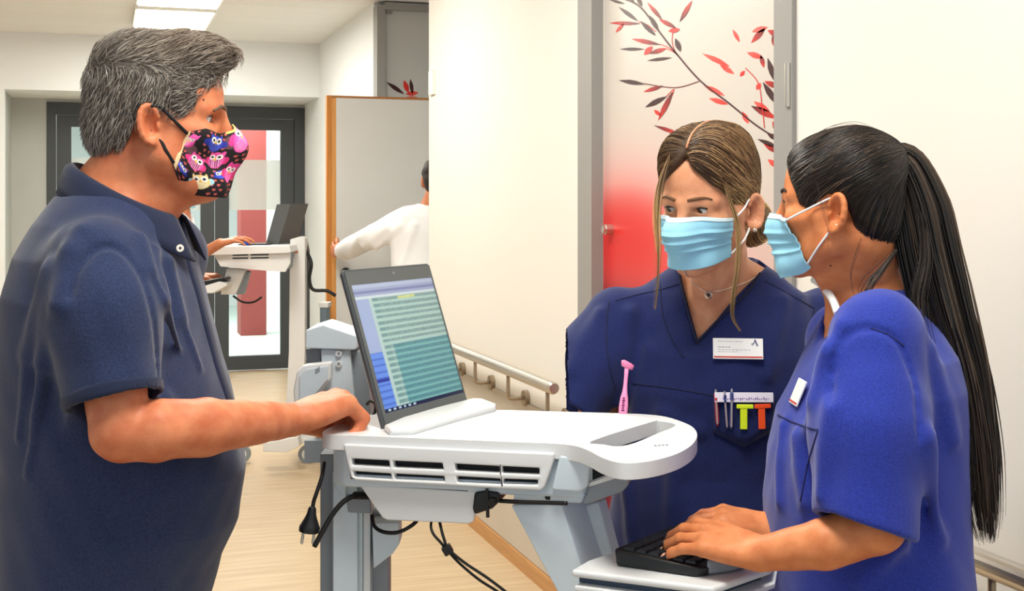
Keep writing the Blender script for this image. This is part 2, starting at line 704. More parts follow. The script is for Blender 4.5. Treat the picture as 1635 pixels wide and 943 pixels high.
# the printed grass: stems, dark and red spikelets (flat print on the door)
pv, pf, pc = [], [], []
DK, RD, BR = lin((58, 20, 26)), lin((208, 40, 36)), lin((226, 92, 84))


def pr(cx_, cy_, dx=0.0284):
    px, py = 900 + cx_ / 1.965, cy_ / 1.965
    y, z = wall_hit(px, py, XR + dx)
    return np.array([XR + dx, min(max(y, 2.735), 3.935), min(z, 2.35)])


def leaf(a, b, w, c0, c1, dx):
    a, b = np.array(a, float), np.array(b, float)
    t = (b - a) / np.linalg.norm(b - a)
    n_ = np.array([-t[1], t[0]])
    k0 = len(pv)
    prof = [(0, 0.04), (0.18, 0.55), (0.4, 1.0), (0.65, 0.95), (0.86, 0.5), (1, 0.08)]
    for s_, w_ in prof:
        m_ = a + (b - a) * s_
        for sg in (-1, 1):
            pv.append(pr(*(m_ + sg * n_ * w * w_), dx))
            pc.append(np.array(c0) + (np.array(c1) - np.array(c0)) * s_)
    for i in range(5):
        pf.append((k0 + 2 * i, k0 + 2 * i + 1, k0 + 2 * i + 3, k0 + 2 * i + 2))


def stem(pts, w, c, dx):
    P = spline([np.array(p, float) for p in pts], 6)
    k0 = len(pv)
    for i, p in enumerate(P):
        t = P[min(i + 1, len(P) - 1)] - P[max(i - 1, 0)]
        t = t / np.linalg.norm(t)
        n_ = np.array([-t[1], t[0]])
        for sg in (-1, 1):
            pv.append(pr(*(p + sg * n_ * w), dx))
            pc.append(c)
    for i in range(len(P) - 1):
        pf.append((k0 + 2 * i, k0 + 2 * i + 1, k0 + 2 * i + 3, k0 + 2 * i + 2))


for i, (a, b, w, c0, c1) in enumerate([
        ((435, 168), (520, 208), 8, BR, RD), ((490, 203), (535, 232), 8, RD, BR), ((440, 268), (505, 300), 8, RD, BR), ((455, 308), (515, 327), 8, BR, RD),
        ((530, 92), (552, 132), 6, BR, RD), ((588, 135), (632, 88), 9, RD, DK), ((575, 165), (625, 182), 9, BR, RD), ((618, 172), (628, 212), 7, DK, RD),
        ((590, 100), (640, 85), 9, BR, BR), ((640, 95), (676, 112), 9, RD, DK), ((655, 110), (666, 152), 8, DK, RD), ((553, 240), (568, 222), 6, RD, RD),
        ((605, 282), (618, 260), 8, RD, BR), ((630, 255), (676, 275), 9, RD, DK), ((640, 182), (662, 255), 9, DK, DK), ((625, 258), (672, 330), 10, DK, DK),
        ((588, 332), (668, 372), 11, DK, RD), ((560, 350), (580, 388), 8, RD, BR), ((596, 318), (646, 350), 9, BR, RD), ((638, 418), (676, 440), 8, DK, DK),
        ((608, 436), (672, 462), 7, DK, DK), ((628, 452), (676, 480), 8, RD, DK), ((640, 500), (676, 525), 9, BR, RD), ((655, 380), (676, 420), 8, RD, DK)]):
    leaf(a, b, w, c0, c1, 0.0290)
stem([(185, -5), (240, 22), (300, 100), (355, 170), (430, 255), (520, 325), (600, 390), (665, 432)], 2.6, lin((70, 22, 28)), 0.0286)
stem([(570, 213), (610, 260), (622, 330), (630, 402)], 1.5, RD, 0.0286)
stem([(250, 262), (350, 275), (425, 255)], 1.6, lin((110, 30, 34)), 0.0286)
stem([(320, 305), (345, 280), (340, 300)], 1.3, RD, 0.0286)
stem([(300, 138), (330, 150), (356, 172)], 1.3, RD, 0.0286)
stem([(320, 152), (340, 160), (358, 174)], 1.2, RD, 0.0286)
stem([(345, 85), (340, 130), (350, 165)], 1.2, RD, 0.0286)
stem([(235, 68), (262, 78), (290, 100)], 1.2, RD, 0.0286)
for a, b, w, c0, c1 in [
        ((145, 0), (192, 12), 4, DK, DK), ((172, 22), (232, 66), 6, DK, DK), ((143, 72), (240, 74), 6, RD, DK), ((163, 102), (188, 74), 5, RD, RD),
        ((240, 66), (288, 112), 7, DK, DK), ((268, 48), (298, 98), 7, DK, DK), ((262, 8), (308, 62), 6, RD, DK), ((402, 2), (364, 68), 7, RD, DK),
        ((298, 60), (352, 88), 7, RD, DK), ((328, 98), (364, 92), 8, RD, RD), ((350, 120), (366, 162), 8, DK, DK), ((213, 122), (302, 140), 7, RD, DK),
        ((176, 154), (252, 154), 5, DK, DK), ((252, 172), (278, 146), 9, RD, RD), ((268, 168), (322, 152), 7, DK, RD), ((262, 190), (338, 181), 5, DK, DK),
        ((174, 252), (254, 264), 7, DK, DK), ((250, 288), (312, 269), 6, RD, DK), ((256, 336), (322, 303), 8, DK, DK), ((296, 378), (342, 288), 8, RD, DK),
        ((283, 345), (304, 362), 6, RD, RD), ((283, 393), (368, 422), 6, DK, RD), ((205, -8), (222, 12), 5, DK, DK), ((230, -10), (245, 20), 6, DK, DK)]:
    leaf(a, b, w, c0, c1, 0.0282)
put('printed_grass', pv, pf, M_print, d1, colors=np.array(pc))
jg = G().wbox(XR - 0.012, XR + 0.09, 3.94, 4.07, 0, 2.42)
put('jamb', jg.v, jg.f, M_steelgrey, d1)
jg = G().wbox(XR - 0.012, XR + 0.09, 2.645, 2.73, 0, 2.42)
put('jamb', jg.v, jg.f, M_steelgrey, d1)
jg = G().wbox(XR - 0.012, XR + 0.09, 2.73, 3.94, 2.36, 2.42)
put('door_head', jg.v, jg.f, M_steelgrey, d1)
ky, kz = wall_hit(964, 366, XR)
jg = G().cyl((XR + 0.029, ky, kz), (XR + 0.005, ky, kz), 0.017, 20).cyl((XR + 0.005, ky, kz), (XR - 0.004, ky, kz), 0.013, 20)
put('lock_knob', jg.v, jg.f, M_rail, d1)
hy, hz0 = wall_hit(1271, 170, XR)
hz1 = wall_hit(1271, 100, XR)[1]
jg = G().cyl((XR - 0.014, 2.66, hz0), (XR - 0.014, 2.66, hz1), 0.008, 12)
put('hinge', jg.v, jg.f, M_rail, d1)

# ---- grey picture door at the far side of the niche
x0, zt = cross_hit(602, 8, YN)
x1, _ = cross_hit(614, 8, YN)
d2 = struct('door_2', G().wbox(x1, 2.72, YN + 0.02, YN + 0.07, 0.005, zt - 0.03), mat('grey_leaf', (196, 197, 196), 0.55, vary=0.03, vscale=4))
jg = G().wbox(XF - 0.005, x1, YN - 0.02, YN + 0.1, 0, zt).wbox(2.72, 2.8, YN - 0.02, YN + 0.1, 0, zt).wbox(x1, 2.72, YN - 0.02, YN + 0.1, zt - 0.03, zt + 0.02)
put('door_frame', jg.v, jg.f, M_steelgrey, d2)
pv, pf, pc = [], [], []


def pr(cx_, cy_, dx=0.0):
    x, z = cross_hit(cx_, cy_, YN + 0.0185 + dx)
    return np.array([x, YN + 0.0185 + dx, z])


for a, b, w, c0, c1 in [((617, 131), (645, 150), 3.4, DK, DK), ((645, 128), (652, 148), 4, RD, RD), ((655, 126), (659, 150), 3, DK, DK),
                        ((648, 150), (668, 148), 4, RD, BR), ((640, 158), (676, 160), 5, BR, RD)]:
    leaf(a, b, w, c0, c1, 0.0)
pf = [f[::-1] for f in pf]
put('printed_grass', pv, pf, M_print, d2, colors=np.array(pc))
x, z = cross_hit(622, 17, YN)
jg = G().wbox(x - 0.02, x + 0.02, YN + 0.0, YN + 0.02, z - 0.02, z + 0.02)
put('closer_fitting', jg.v, jg.f, M_steelgrey, d2)

# ---- open door leaf with oak edging standing out into the corridor
YL = 7.5
lx, lz = cross_hit(522, 152, YL)
leafm = mat('leaf_grey', (226, 226, 224), 0.6, vary=0.03, vscale=5)
d4 = struct('door_3', G().wbox(lx + 0.056, 2.2, YL, YL + 0.045, 0.008, lz - 0.014), leafm)
jg = G().wbox(lx, lx + 0.028, YL - 0.001, YL + 0.046, 0.008, lz)
put('oak_edging', jg.v, jg.f, M_oak, d4)
jg = G().wbox(lx + 0.0285, lx + 0.0555, YL + 0.002, YL + 0.043, 0.008, lz - 0.0145)
put('oak_edging', jg.v, jg.f, mat('oak_edge_light', (232, 164, 88), 0.5, vary=0.15, vscale=6, stretch=(12, 12, 0.8)), d4)
jg = G().wbox(lx + 0.0285, 2.2, YL - 0.001, YL + 0.046, lz - 0.0138, lz)
put('oak_edging', jg.v, jg.f, mat('oak_edge_top', (176, 118, 66), 0.5), d4)
hx, hz = cross_hit(552, 434, YL)
jg = G().cyl((hx, YL, hz), (hx, YL - 0.012, hz), 0.026, 20)
jg.tube(spline([(hx, YL - 0.005, hz), (hx, YL - 0.045, hz), (hx + 0.03, YL - 0.055, hz), (hx + 0.13, YL - 0.055, hz - 0.004)], 6), 0.010, 10)
put('lever_handle', jg.v, jg.f, M_black, d4)

# ---- glazed double door at the corridor end
d3 = struct('door_4', G().wbox(-0.446, -0.375, YD - 0.03, YD + 0.08, 0, 2.30).wbox(1.60, XF, YD - 0.03, YD + 0.08, 0, 2.30)
            .wbox(-0.375, 1.60, YD - 0.03, YD + 0.08, 2.20, 2.30), M_dark)


def glazed_leaf(a, b):
    fr = G().wbox(a, a + 0.115, YD - 0.01, YD + 0.05, 0.01, 2.195).wbox(b - 0.115, b, YD - 0.01, YD + 0.05, 0.01, 2.195)
    fr.wbox(a + 0.115, b - 0.115, YD - 0.01, YD + 0.05, 0.01, 0.13).wbox(a + 0.115, b - 0.115, YD - 0.01, YD + 0.05, 2.10, 2.195)
    put('leaf_frame', fr.v, fr.f, M_dark, d3)
    gl = G().wbox(a + 0.115, b - 0.115, YD + 0.016, YD + 0.024, 0.13, 2.10)
    put('pane', gl.v, gl.f, M_glass, d3)
    fz0, fz1 = cross_hit(400, 335, YD)[1], cross_hit(400, 255, YD)[1]
    fs = G().wbox(a + 0.116, b - 0.116, YD + 0.0135, YD + 0.0155, fz0, fz1)
    put('frosted_strip', fs.v, fs.f, M_frost, d3)
    hd = G().tube(spline([(0, 0, 0), (0, -0.06, 0), (0.12, -0.06, 0)], 5), 0.011, 8)
    return hd


xm = cross_hit(343, 300, YD)[0]
glazed_leaf(-0.37, xm - 0.004)
glazed_leaf(xm + 0.004, 1.597)

# ---- small wall fittings
y, z = wall_hit(692, 132, XR)
zz1 = wall_hit(692, 115, XR)[1]
o = put('light_switch', *(lambda g_: (g_.v, g_.f))(G().wbox(XR - 0.014, XR, 6.08, 6.165, z - 0.06, z + 0.06)), mat('switch_white', (236, 234, 228), 0.4))
tag(o, 'small white rectangular switch plate high on the wall beside the niche', 'switch')
x, z = cross_hit(516, 197, YN)
o = put('wall_sensor', *(lambda g_: (g_.v, g_.f))(G().wbox(XF - 0.02, XF, YN + 1.75, YN + 1.85, z - 0.06, z + 0.06)), mat('switch_grey', (205, 205, 200), 0.4))
tag(o, 'small pale box on the white wall behind the oak edged door', 'sensor')


# ---- handrails with angled brackets
def handrail(name, label, ya, yb, drops):
    xr, zr, r = 1.50, 0.80, 0.0225
    root = bpy.data.objects.new(name, None)
    COL.objects.link(root)
    tag(root, label, 'handrail', 'steel handrails on the corridor wall')
    g = G().tube([(xr, ya, zr), (xr, ya + 0.012, zr), (xr, yb - 0.012, zr), (xr, yb, zr)], [r * 0.8, r, r, r * 0.8], 20)
    put('rail', g.v, g.f, M_rail, root, smooth=False)
    for y_ in drops:
        p = spline([(xr, y_, zr - r), (xr, y_, zr - 0.095), (xr + 0.004, y_, zr - 0.108), (xr + 0.018, y_, zr - 0.113), (XR - 0.012, y_, zr - 0.113)], 5)
        g = G().tube(p, 0.0075, 10)
        b_ = put('bracket', g.v, g.f, M_bracket, root, smooth=True)
        g = G().cyl((XR - 0.018, y_, zr - 0.113), (XR, y_, zr - 0.113), 0.031, 24)
        put('wall_plate', g.v, g.f, M_bracket, b_)
    return root


handrail('handrail', 'brushed steel handrail on angled brackets between the niche and the picture door', 4.12, 6.12, [5.555, 5.10, 4.645, 4.19])
handrail('handrail', 'brushed steel handrail at lower right behind the dark haired nurse', 0.35, 2.58, [2.3, 1.85, 1.4, 0.95, 0.5])

# ---- ceiling lights (the farther two are in view, the others light the people)
for i, (y_, lab) in enumerate([(9.08, 'farther lit rectangular ceiling light at the corridor end'), (7.98, 'nearer lit rectangular ceiling light cut by the picture edge'),
                               (5.6, 'lit ceiling panel above the wall handrail, outside the picture'), (3.3, 'lit ceiling panel above the picture door, outside the picture'),
                               (1.2, 'lit ceiling panel above the man in navy, outside the picture')]):
    root = bpy.data.objects.new('ceiling_light', None)
    COL.objects.link(root)
    root.location = (0.46, y_, ZC)
    tag(root, lab, 'light', 'ceiling lights along the corridor')
    g = G().wbox(-0.26, 0.26, -0.46, 0.46, -0.035, -0.001)
    put('lamp_housing', g.v, g.f, M_white, root)
    g = G().wbox(-0.245, 0.245, -0.445, 0.445, -0.042, -0.0352)
    put('diffuser', g.v, g.f, M_lamp, root)
    area_light('lamp_light', (0.46, y_, ZC - 0.05), (0, 0, 0), 0.48, 0.86, LAMP_POWER, LAMP_COLOR)
area_light('lamp_light_beyond', (0.8, 14.0, 2.5), (0, 0, 0), 2.0, 3.0, 170, (1.0, 0.98, 0.95))


# ================================================================== THE NEAR CART (camera-aligned metres)
ZS = CAMH - 0.36                                   # top of the work surface
FL = np.array([-0.296, 1.978])                     # its front left corner
E1, E2 = np.array([0.977, -0.213]), np.array([0.213, 0.977])     # along the near side, across
W1, W2 = np.array([0.866, -0.5]), np.array([0.5, 0.866])         # the column's own axes


def K(s, t, z):
    q = FL + s * E1 + t * E2
    return np.array([q[0], q[1], z])


def side(px, py, t):
    """(s, z) on the cart's near side at inset t seen at a pixel"""
    u = (px - CX) / FPX
    q = FL + t * E2
    s_ = (u * q[1] - q[0]) / (E1[0] - u * E1[1])
    D = q[1] + s_ * E1[1]
    return s_, CAMH - (py - HZ) / FPX * D


def side_prism(px, t0, t1, holes=(), g=None):
    out = [side(a, b, t0) for a, b in px]
    hs = [[side(a, b, t0) for a, b in h] for h in holes]
    return (g or G()).prism(out, hs, lambda p: K(p[0], t0, p[1]), lambda p: K(p[0], t1, p[1]))


M_cart = mat('cart_white', (222, 224, 226), 0.35, spec=0.5)
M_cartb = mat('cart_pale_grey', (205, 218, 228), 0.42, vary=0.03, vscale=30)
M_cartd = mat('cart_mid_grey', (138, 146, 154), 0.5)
M_alu = mat('cart_aluminium', (196, 212, 220), 0.32, metal=0.35)
M_slot = mat('slot_black', (14, 16, 18), 0.7)  # near-black stands in for shade inside vents, gaps and openings

cart = thing('medical_cart', 'large white mobile computer cart with loop handle standing between the man and the nurses', 'cart', (0.0, 2.05, 0.0))
outl = [(519, 692), (590, 695.5), (700, 700), (800, 704), (883, 707.2), (918, 711), (941, 719), (961, 729.5), (985, 737), (1010, 738.5), (1045, 734), (1080, 724),
        (1103, 711), (1113, 697), (1110, 685), (1096, 675.5), (1064, 665), (1030, 661), (985, 659), (890, 656.5), (793, 654), (700, 657), (600, 661), (560, 668), (526, 682)]
O = [on_height(a, b, ZS)[:2] for a, b in outl]
O = spline(O, 4, closed=True)
slot = [on_height(a, b, ZS)[:2] for a, b in [(944, 703.5), (965, 709), (985, 712), (1012, 707), (1050, 691), (1076, 680.5), (1074, 675), (1052, 671.5), (1040, 673)]]
slot = spline(slot, 3, closed=True)
g = G().prism(O, [slot], lambda p: (p[0], p[1], ZS), lambda p: (p[0], p[1], ZS - 0.024))
g.put('work_surface', M_cart, cart, bevel=0.006)
# shallow raised pad line and maker's mark by the handle
c = on_height(1056, 711, ZS + 0.0005)
gm = G()
for i in range(4):
    gm.box(c + np.array([-0.009 + 0.006 * i, 0.002 * i, 0]), (0.0018, 0.0035, 0.0004))
gm.put('printed_mark', M_cartd, cart)
# ridge at the foot of the screen
rid = [(613, 688), (640, 676), (700, 658), (752, 644.5), (772, 645), (793, 653), (790, 657), (730, 673), (660, 694), (622, 695)]
R_ = [on_height(a, b, ZS)[:2] for a, b in rid]
g = G().prism(R_, [], lambda p: (p[0], p[1], ZS + 0.011), lambda p: (p[0], p[1], ZS - 0.002))
g.put('screen_ridge', M_cart, cart, bevel=0.005)
# housing under the surface
hp = [(0.002, 0.03), (0.03, 0.008), (0.40, 0.008), (0.425, 0.02), (0.425, 0.235), (0.39, 0.25), (0.05, 0.21), (0.012, 0.18)]
g = G().prism(hp, [], lambda p: K(p[0], p[1], ZS - 0.0245), lambda p: K(p[0], p[1], ZS - 0.085))
g.put('housing', M_cartb, cart, bevel=0.006)


def rect(x0, y0, x1, y1, x2, y2, x3, y3):
    return [(x0, y0), (x1, y1), (x2, y2), (x3, y3)]


# vent panel with eight slots
holes = [rect(561, 732, 621, 735, 622, 746, 562, 742.5), rect(627, 735.5, 706, 739, 708, 750, 628, 746.5),
         rect(563, 752, 624, 756, 625, 765, 565, 761), rect(629, 756, 709, 760, 710, 768.5, 630, 765),
         rect(725.5, 740, 797, 744, 797.5, 755, 727, 751.5), rect(800.5, 744, 861, 747, 861, 758, 801, 755.2),
         rect(728, 760, 799, 764, 800, 773, 730, 770), rect(803, 764, 859, 766, 858, 774, 803, 772.5)]
outv = [(548, 709), (700, 716), (884, 724), (884, 735), (870, 776), (864, 783), (800, 780), (700, 774.5), (568, 767), (560, 763), (553, 735)]
g = side_prism(outv, -0.010, 0.006, holes)
g.put('vent_panel', M_cart, cart, bevel=0.0025)
g = side_prism([(556, 728), (866, 740), (862, 778), (560, 764)], 0.0062, 0.0078)
g.put('vent_shade_sheet', M_slot, cart)  # black sheet painting the shade behind the vent slots
g = side_prism([(563, 757), (708, 764), (709, 771), (566, 764)], 0.0002, 0.006)
g = side_prism([(728, 765), (858, 771), (857, 776), (730, 773)], 0.0002, 0.006, g=g)
g.put('inner_sill', M_cartb, cart)
# drawer front under the handle, and its carrier
g = side_prism([(893, 727), (941, 731), (943, 740), (938, 778), (926, 786), (888, 784), (880, 782)], -0.006, 0.10)
g.put('end_block', M_cartb, cart, bevel=0.004)
g = side_prism([(944, 742), (1000, 741), (996, 751), (941, 771)], 0.022, 0.2)
g.put('drawer_opening', M_slot, cart)
g = side_prism([(941, 771), (996, 751), (1001, 741), (1006, 742), (1003, 757), (940, 777)], 0.004, 0.2)
g.put('drawer_frame', M_cart, cart)
g = side_prism([(940, 776), (1008, 751), (1003, 775), (993, 786), (934, 806), (929, 800), (937, 786)], 0.006, 0.19)
g.put('drawer', M_cartd, cart, bevel=0.003)
g = side_prism([(820, 782), (930, 787), (936, 790), (928, 803), (820, 800)], 0.012, 0.2)
g.put('carrier_beam', M_cartb, cart, bevel=0.002)
g = side_prism([(869, 787), (873, 784), (879, 788), (878, 798), (871, 797)], 0.0105, 0.0118)
g.put('slot_opening', M_slot, cart)
# cable tray under the housing
g = side_prism([(571, 770), (767, 783), (756, 832), (748, 836), (618, 830), (610, 826)], 0.010, 0.016)
g.put('cable_cover', M_cart, cart, bevel=0.002)
g = side_prism([(588, 771.5), (748, 781), (747, 784), (590, 774.5)], 0.0085, 0.0098)
g.put('cover_gap', M_slot, cart)
g = side_prism([(600, 775), (755, 784), (748, 815), (620, 812)], 0.02, 0.15)
g.put('cable_box', M_cartd, cart)
# power unit with cable tie
g = side_prism([(757, 786), (775, 783), (797, 786), (798, 800), (786, 812), (757, 822), (754, 812)], 0.004, 0.09)
pu = g.put('power_unit', M_black, cart, bevel=0.004)
g = side_prism([(775, 780), (779, 780), (781, 826), (776, 826)], 0.0, 0.004)
g.put('cable_tie', M_cable, pu)
g = G().cyl(np.append(K(*side(788, 799, 0.003), 0)[:0], []) if False else K(side(788, 799, 0.003)[0], 0.003, side(788, 799, 0.003)[1]), K(side(788, 799, 0.01)[0], -0.006, side(788, 799, 0.01)[1]), 0.006, 14)
g.put('socket', M_cable, pu)
# lifting column with its rail
def col_box(px0, px1, z0, z1, D, depth, m, name, par=None, bevel=0.003):
    a, b = C(px0, 400, D), C(px1, 400, D)
    w = (b[0] - a[0])
    g_ = G().box(((a[0] + b[0]) / 2, D + depth / 2, (z0 + z1) / 2), (w / 2, depth / 2, (z1 - z0) / 2))
    return g_.put(name, m, par or cart, bevel=bevel)


col_box(531, 571, 0.10, 1.01, 2.03, 0.09, M_cartb, 'lift_column')
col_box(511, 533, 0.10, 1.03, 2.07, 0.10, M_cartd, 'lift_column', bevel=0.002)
col_box(571.5, 579, 0.10, 0.99, 2.045, 0.06, M_alu, 'column_rail', bevel=0.001)
col_box(580, 591, 0.10, 0.99, 2.05, 0.06, M_cart, 'column_rail', bevel=0.001)
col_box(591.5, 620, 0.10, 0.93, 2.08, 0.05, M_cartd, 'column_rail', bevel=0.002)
def flat_poly(px, D, depth, m, name, par=None, bevel=0.002):
    pts = [C(a, b, D) for a, b in px]
    pts = [(p[0], p[2]) for p in pts]
    g_ = G().prism(pts, [], lambda p: (p[0], D, p[1]), lambda p: (p[0], D + depth, p[1]))
    return g_.put(name, m, par or cart, bevel=bevel)


flat_poly([(594, 834), (637, 834), (638, 868), (627, 884), (596, 908)], 2.035, 0.05, M_cartb, 'cable_hook')
flat_poly([(552, 790), (592, 792), (592, 820), (556, 818)], 2.025, 0.01, M_cartd, 'column_clamp')
flat_poly([(535, 766), (553, 768), (551, 792), (535, 778)], 2.02, 0.01, M_cartb, 'column_bracket')
# leaning front arm that carries the keyboard tray
def slant(px, t, dw, m, name):
    out = [side(a, b, t) for a, b in px]
    g_ = G().prism(out, [], lambda p: K(p[0], t, p[1]), lambda p: K(p[0], t, p[1]) + np.array([W2[0] * dw, W2[1] * dw, 0]))
    return g_.put(name, m, cart, bevel=0.003)


slant([(815, 806), (896, 804), (928, 904), (944, 955), (950, 1010), (925, 1010)], 0.016, 0.075, M_cartb, 'front_arm')
slant([(925, 808), (955, 800), (978, 886), (985, 940), (950, 940), (948, 894)], 0.085, 0.03, M_cartb, 'front_arm')
# power pack on the rear post behind the screen
post = thing('scanner_post', 'grey power pack post with two round buttons behind the laptop screen', 'dock', (-0.36, 2.26, 0.0))
def pbox(px, D, depth, m, name, par, bevel=0.003):
    return flat_poly(px, D, depth, m, name, par, bevel)


pbox([(488, 527), (516, 518), (570, 536), (570, 556), (566, 559), (488, 556)], 2.30, 0.12, M_cartb, 'top_cap', post, 0.006)
pbox([(512, 557), (558, 558), (566, 640), (566, 730), (520, 730)], 2.31, 0.10, M_cartb, 'pack_body', post)
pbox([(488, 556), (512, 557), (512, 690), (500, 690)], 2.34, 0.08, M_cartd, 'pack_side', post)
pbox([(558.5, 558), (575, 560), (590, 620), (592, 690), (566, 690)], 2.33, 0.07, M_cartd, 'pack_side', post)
for yb in (563.5, 580):
    a = C(541.5, yb, 2.31)
    b_ = G().cyl(a, a + np.array([0, -0.006, 0]), 0.0058, 18).put('button', M_cart, post)
    G().cyl(a + np.array([0, -0.0062, 0]), a + np.array([0, -0.0066, 0]), 0.0032, 12).put('button_mark', M_cartd, b_)
cz = G().box(((-0.290), 2.40, 0.52), (0.018, 0.03, 0.42))
cz.put('rear_post', M_cartd, post)
cz = G().box(((-0.290), 2.40, 0.05), (0.03, 0.14, 0.05))
cz.put('rear_foot', M_cartd, post)
hold = thing('scanner_holder', 'white open scanner cradle fixed beside the grey power pack', 'holder', (-0.36, 2.26, 0.0))
pbox([(474, 592), (484, 583), (529, 578), (528, 606), (500, 640), (470, 660), (468, 622)], 2.268, 0.03, M_cart, 'cradle', hold, 0.004)
pbox([(478, 600), (487, 590), (524, 584), (523, 606), (494, 640), (478, 645)], 2.2645, 0.003, M_cartb, 'cradle_face', hold, 0.001)
a = C(507, 592, 2.2635)
gm = G()
for i in range(3):
    gm.box(a + np.array([-0.003 + 0.003 * i, 0, 0.002 * i]), (0.001, 0.0005, 0.004))
gm.put('printed_mark', M_cartd, hold)
G().box(((-0.36), 2.305, 0.99), (0.02, 0.012, 0.02)).put('cradle_bracket', M_cartd, hold)

# base with castors (below the picture)
g = G()
for s_ in (-1, 1):
    g.box((-0.02, 2.10 + 0.19 * s_, 0.085), (0.30, 0.035, 0.022), np.eye(3))
g.box((-0.27, 2.10, 0.085), (0.06, 0.2, 0.025))
g.put('base_frame', M_cart, cart, bevel=0.008)
for sx in (-0.3, 0.26):
    for sy_ in (-0.19, 0.19):
        G().cyl((sx, 2.10 + sy_ - 0.013, 0.036), (sx, 2.10 + sy_ + 0.013, 0.036), 0.036, 20).put('castor', M_cartd, cart)
G().box((-0.27, 2.08, 0.3), (0.035, 0.03, 0.22)).put('lift_column', M_cartb, cart)
G().tube([K(0.5, 0.06, 0.60), K(0.42, 0.07, 0.3), K(0.30, 0.10, 0.10)], 0.022, 10).put('front_arm', M_cartb, cart)

# keyboard tray
ZT = 0.915
tr = [(912, 909), (1020, 922.5), (1126, 936), (1140, 937), (1232, 905), (1240, 868), (1205, 830), (1110, 838), (1005, 866), (985, 878), (940, 893)]
T_ = [on_height(a, b, ZT)[:2] for a, b in tr]
g = G().prism(T_, [], lambda p: (p[0], p[1], ZT), lambda p: (p[0], p[1], ZT - 0.011))
g.put('keyboard_tray', M_cart, cart, bevel=0.004)
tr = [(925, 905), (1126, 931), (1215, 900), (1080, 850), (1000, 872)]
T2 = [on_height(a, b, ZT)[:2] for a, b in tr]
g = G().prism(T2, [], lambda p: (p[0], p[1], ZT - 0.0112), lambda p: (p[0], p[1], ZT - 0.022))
g.put('mouse_drawer', mat('tray_shadow', (60, 74, 92), 0.6), cart)  # dark layer standing in for the shade under the tray
g = G().prism([(p[0], p[1]) for p in T_], [], lambda p: (p[0] + 0.004, p[1] - 0.003, ZT - 0.0222), lambda p: (p[0] + 0.004, p[1] - 0.003, ZT - 0.03))
g.put('tray_slide', M_cart, cart, bevel=0.002)
a = on_height(940, 918, ZT - 0.02)
G().ball(a, (0.012, 0.01, 0.006), 8).put('tray_catch', mat('catch_blue', (70, 92, 130), 0.4), cart)
pr_ = [(1128, 921), (1170, 915), (1192, 908), (1186, 893), (1150, 890), (1140, 900)]
P_ = [on_height(a, b, ZT + 0.0)[:2] for a, b in pr_]
g = G().prism(P_, [], lambda p: (p[0], p[1], ZT + 0.026), lambda p: (p[0], p[1], ZT + 0.001))
g.put('palm_rest', M_cartd, cart, bevel=0.006)

# ---- laptop whose lid stands up through the surface
M_lap = mat('laptop_shell', (70, 74, 78), 0.4)
M_bez = mat('laptop_bezel', (92, 96, 96), 0.45)
B1, B2 = on_height(614, 685, ZS), on_height(748.5, 646, ZS)
lean = np.array([-0.0745, 0.043, 0.254])
UXL = nrm(B2 - B1)
UYL = nrm(lean)
NL = nrm(np.cross(UXL, UYL))
if NL[1] > 0:
    NL = -NL
LW, LH = np.linalg.norm(B2 - B1), np.linalg.norm(lean)
lap = thing('laptop', 'open black laptop showing a spreadsheet on the white cart', 'laptop', (B1 + B2) / 2)


def LP(a, b, d=0.0):
    return B1 + UXL * a + UYL * b + NL * d


g = G().prism([(0, 0.0), (LW, 0.0), (LW, LH - 0.006), (LW - 0.006, LH), (0.006, LH), (0, LH - 0.006)], [], lambda p: LP(p[0], p[1], 0.0), lambda p: LP(p[0], p[1], -0.0075))
g.put('lid', M_lap, lap, bevel=0.002)
g = G().prism([(0.004, 0.002), (LW - 0.004, 0.002), (LW - 0.004, LH - 0.004), (0.004, LH - 0.004)],
              [[(0.013, 0.024), (LW - 0.008, 0.024), (LW - 0.008, LH - 0.027), (0.013, LH - 0.027)]], lambda p: LP(p[0], p[1], 0.0015), lambda p: LP(p[0], p[1], 0.0002))
g.put('bezel', M_bez, lap)
G().cyl(LP(LW * 0.53, LH - 0.013, 0.0012), LP(LW * 0.53, LH - 0.013, 0.0022), 0.0026, 14).put('webcam', M_cartd, lap)
G().box(LP(LW / 2, -0.002, -0.004), (LW * 0.42, 0.006, 0.006), np.array([UXL, UYL, NL])).put('hinge', M_black, lap)
# screen picture: blue side list, pale rows of a table, lower rows tinted teal to paint in a reflection's edge
nu, nv = 130, 190
uu, vv_ = np.meshgrid(np.linspace(0, 1, nu), np.linspace(0, 1, nv), indexing='ij')
base = np.zeros((nu, nv, 3))


def band(mask, rgb):
    base[mask] = lin(rgb)


band(np.ones_like(uu, bool), (120, 160, 172))
band(vv_ > 0.0, (142, 170, 166))
rows = (np.floor(vv_ * 42) % 2) == 0
band(rows, (112, 140, 140))
band((uu > 0.30) & rows & (vv_ < 0.5), (74, 122, 132))
band((uu > 0.30) & ~rows & (vv_ < 0.5), (98, 148, 150))
band((uu < 0.155), (134, 148, 182))
band((uu < 0.155) & (vv_ < 0.46), (84, 120, 196))
band((uu < 0.155) & (vv_ < 0.46) & ((np.floor(vv_ * 60) % 3) == 0), (64, 96, 176))
band((uu < 0.155) & (vv_ > 0.23) & (vv_ < 0.255), (30, 46, 132))
band((uu < 0.19) & (uu > 0.155), (150, 172, 172))
band((uu < 0.26) & (uu > 0.19) & rows, (96, 128, 130))
band((vv_ > 0.90), (132, 142, 172))
band((vv_ > 0.925) & (vv_ < 0.945), (106, 112, 150))
band((vv_ > 0.965), (150, 160, 184))
band((vv_ > 0.88) & (vv_ < 0.90), (172, 184, 190))
band((vv_ > 0.855) & (vv_ < 0.875) & (uu > 0.5) & (uu < 0.72), (176, 184, 120))
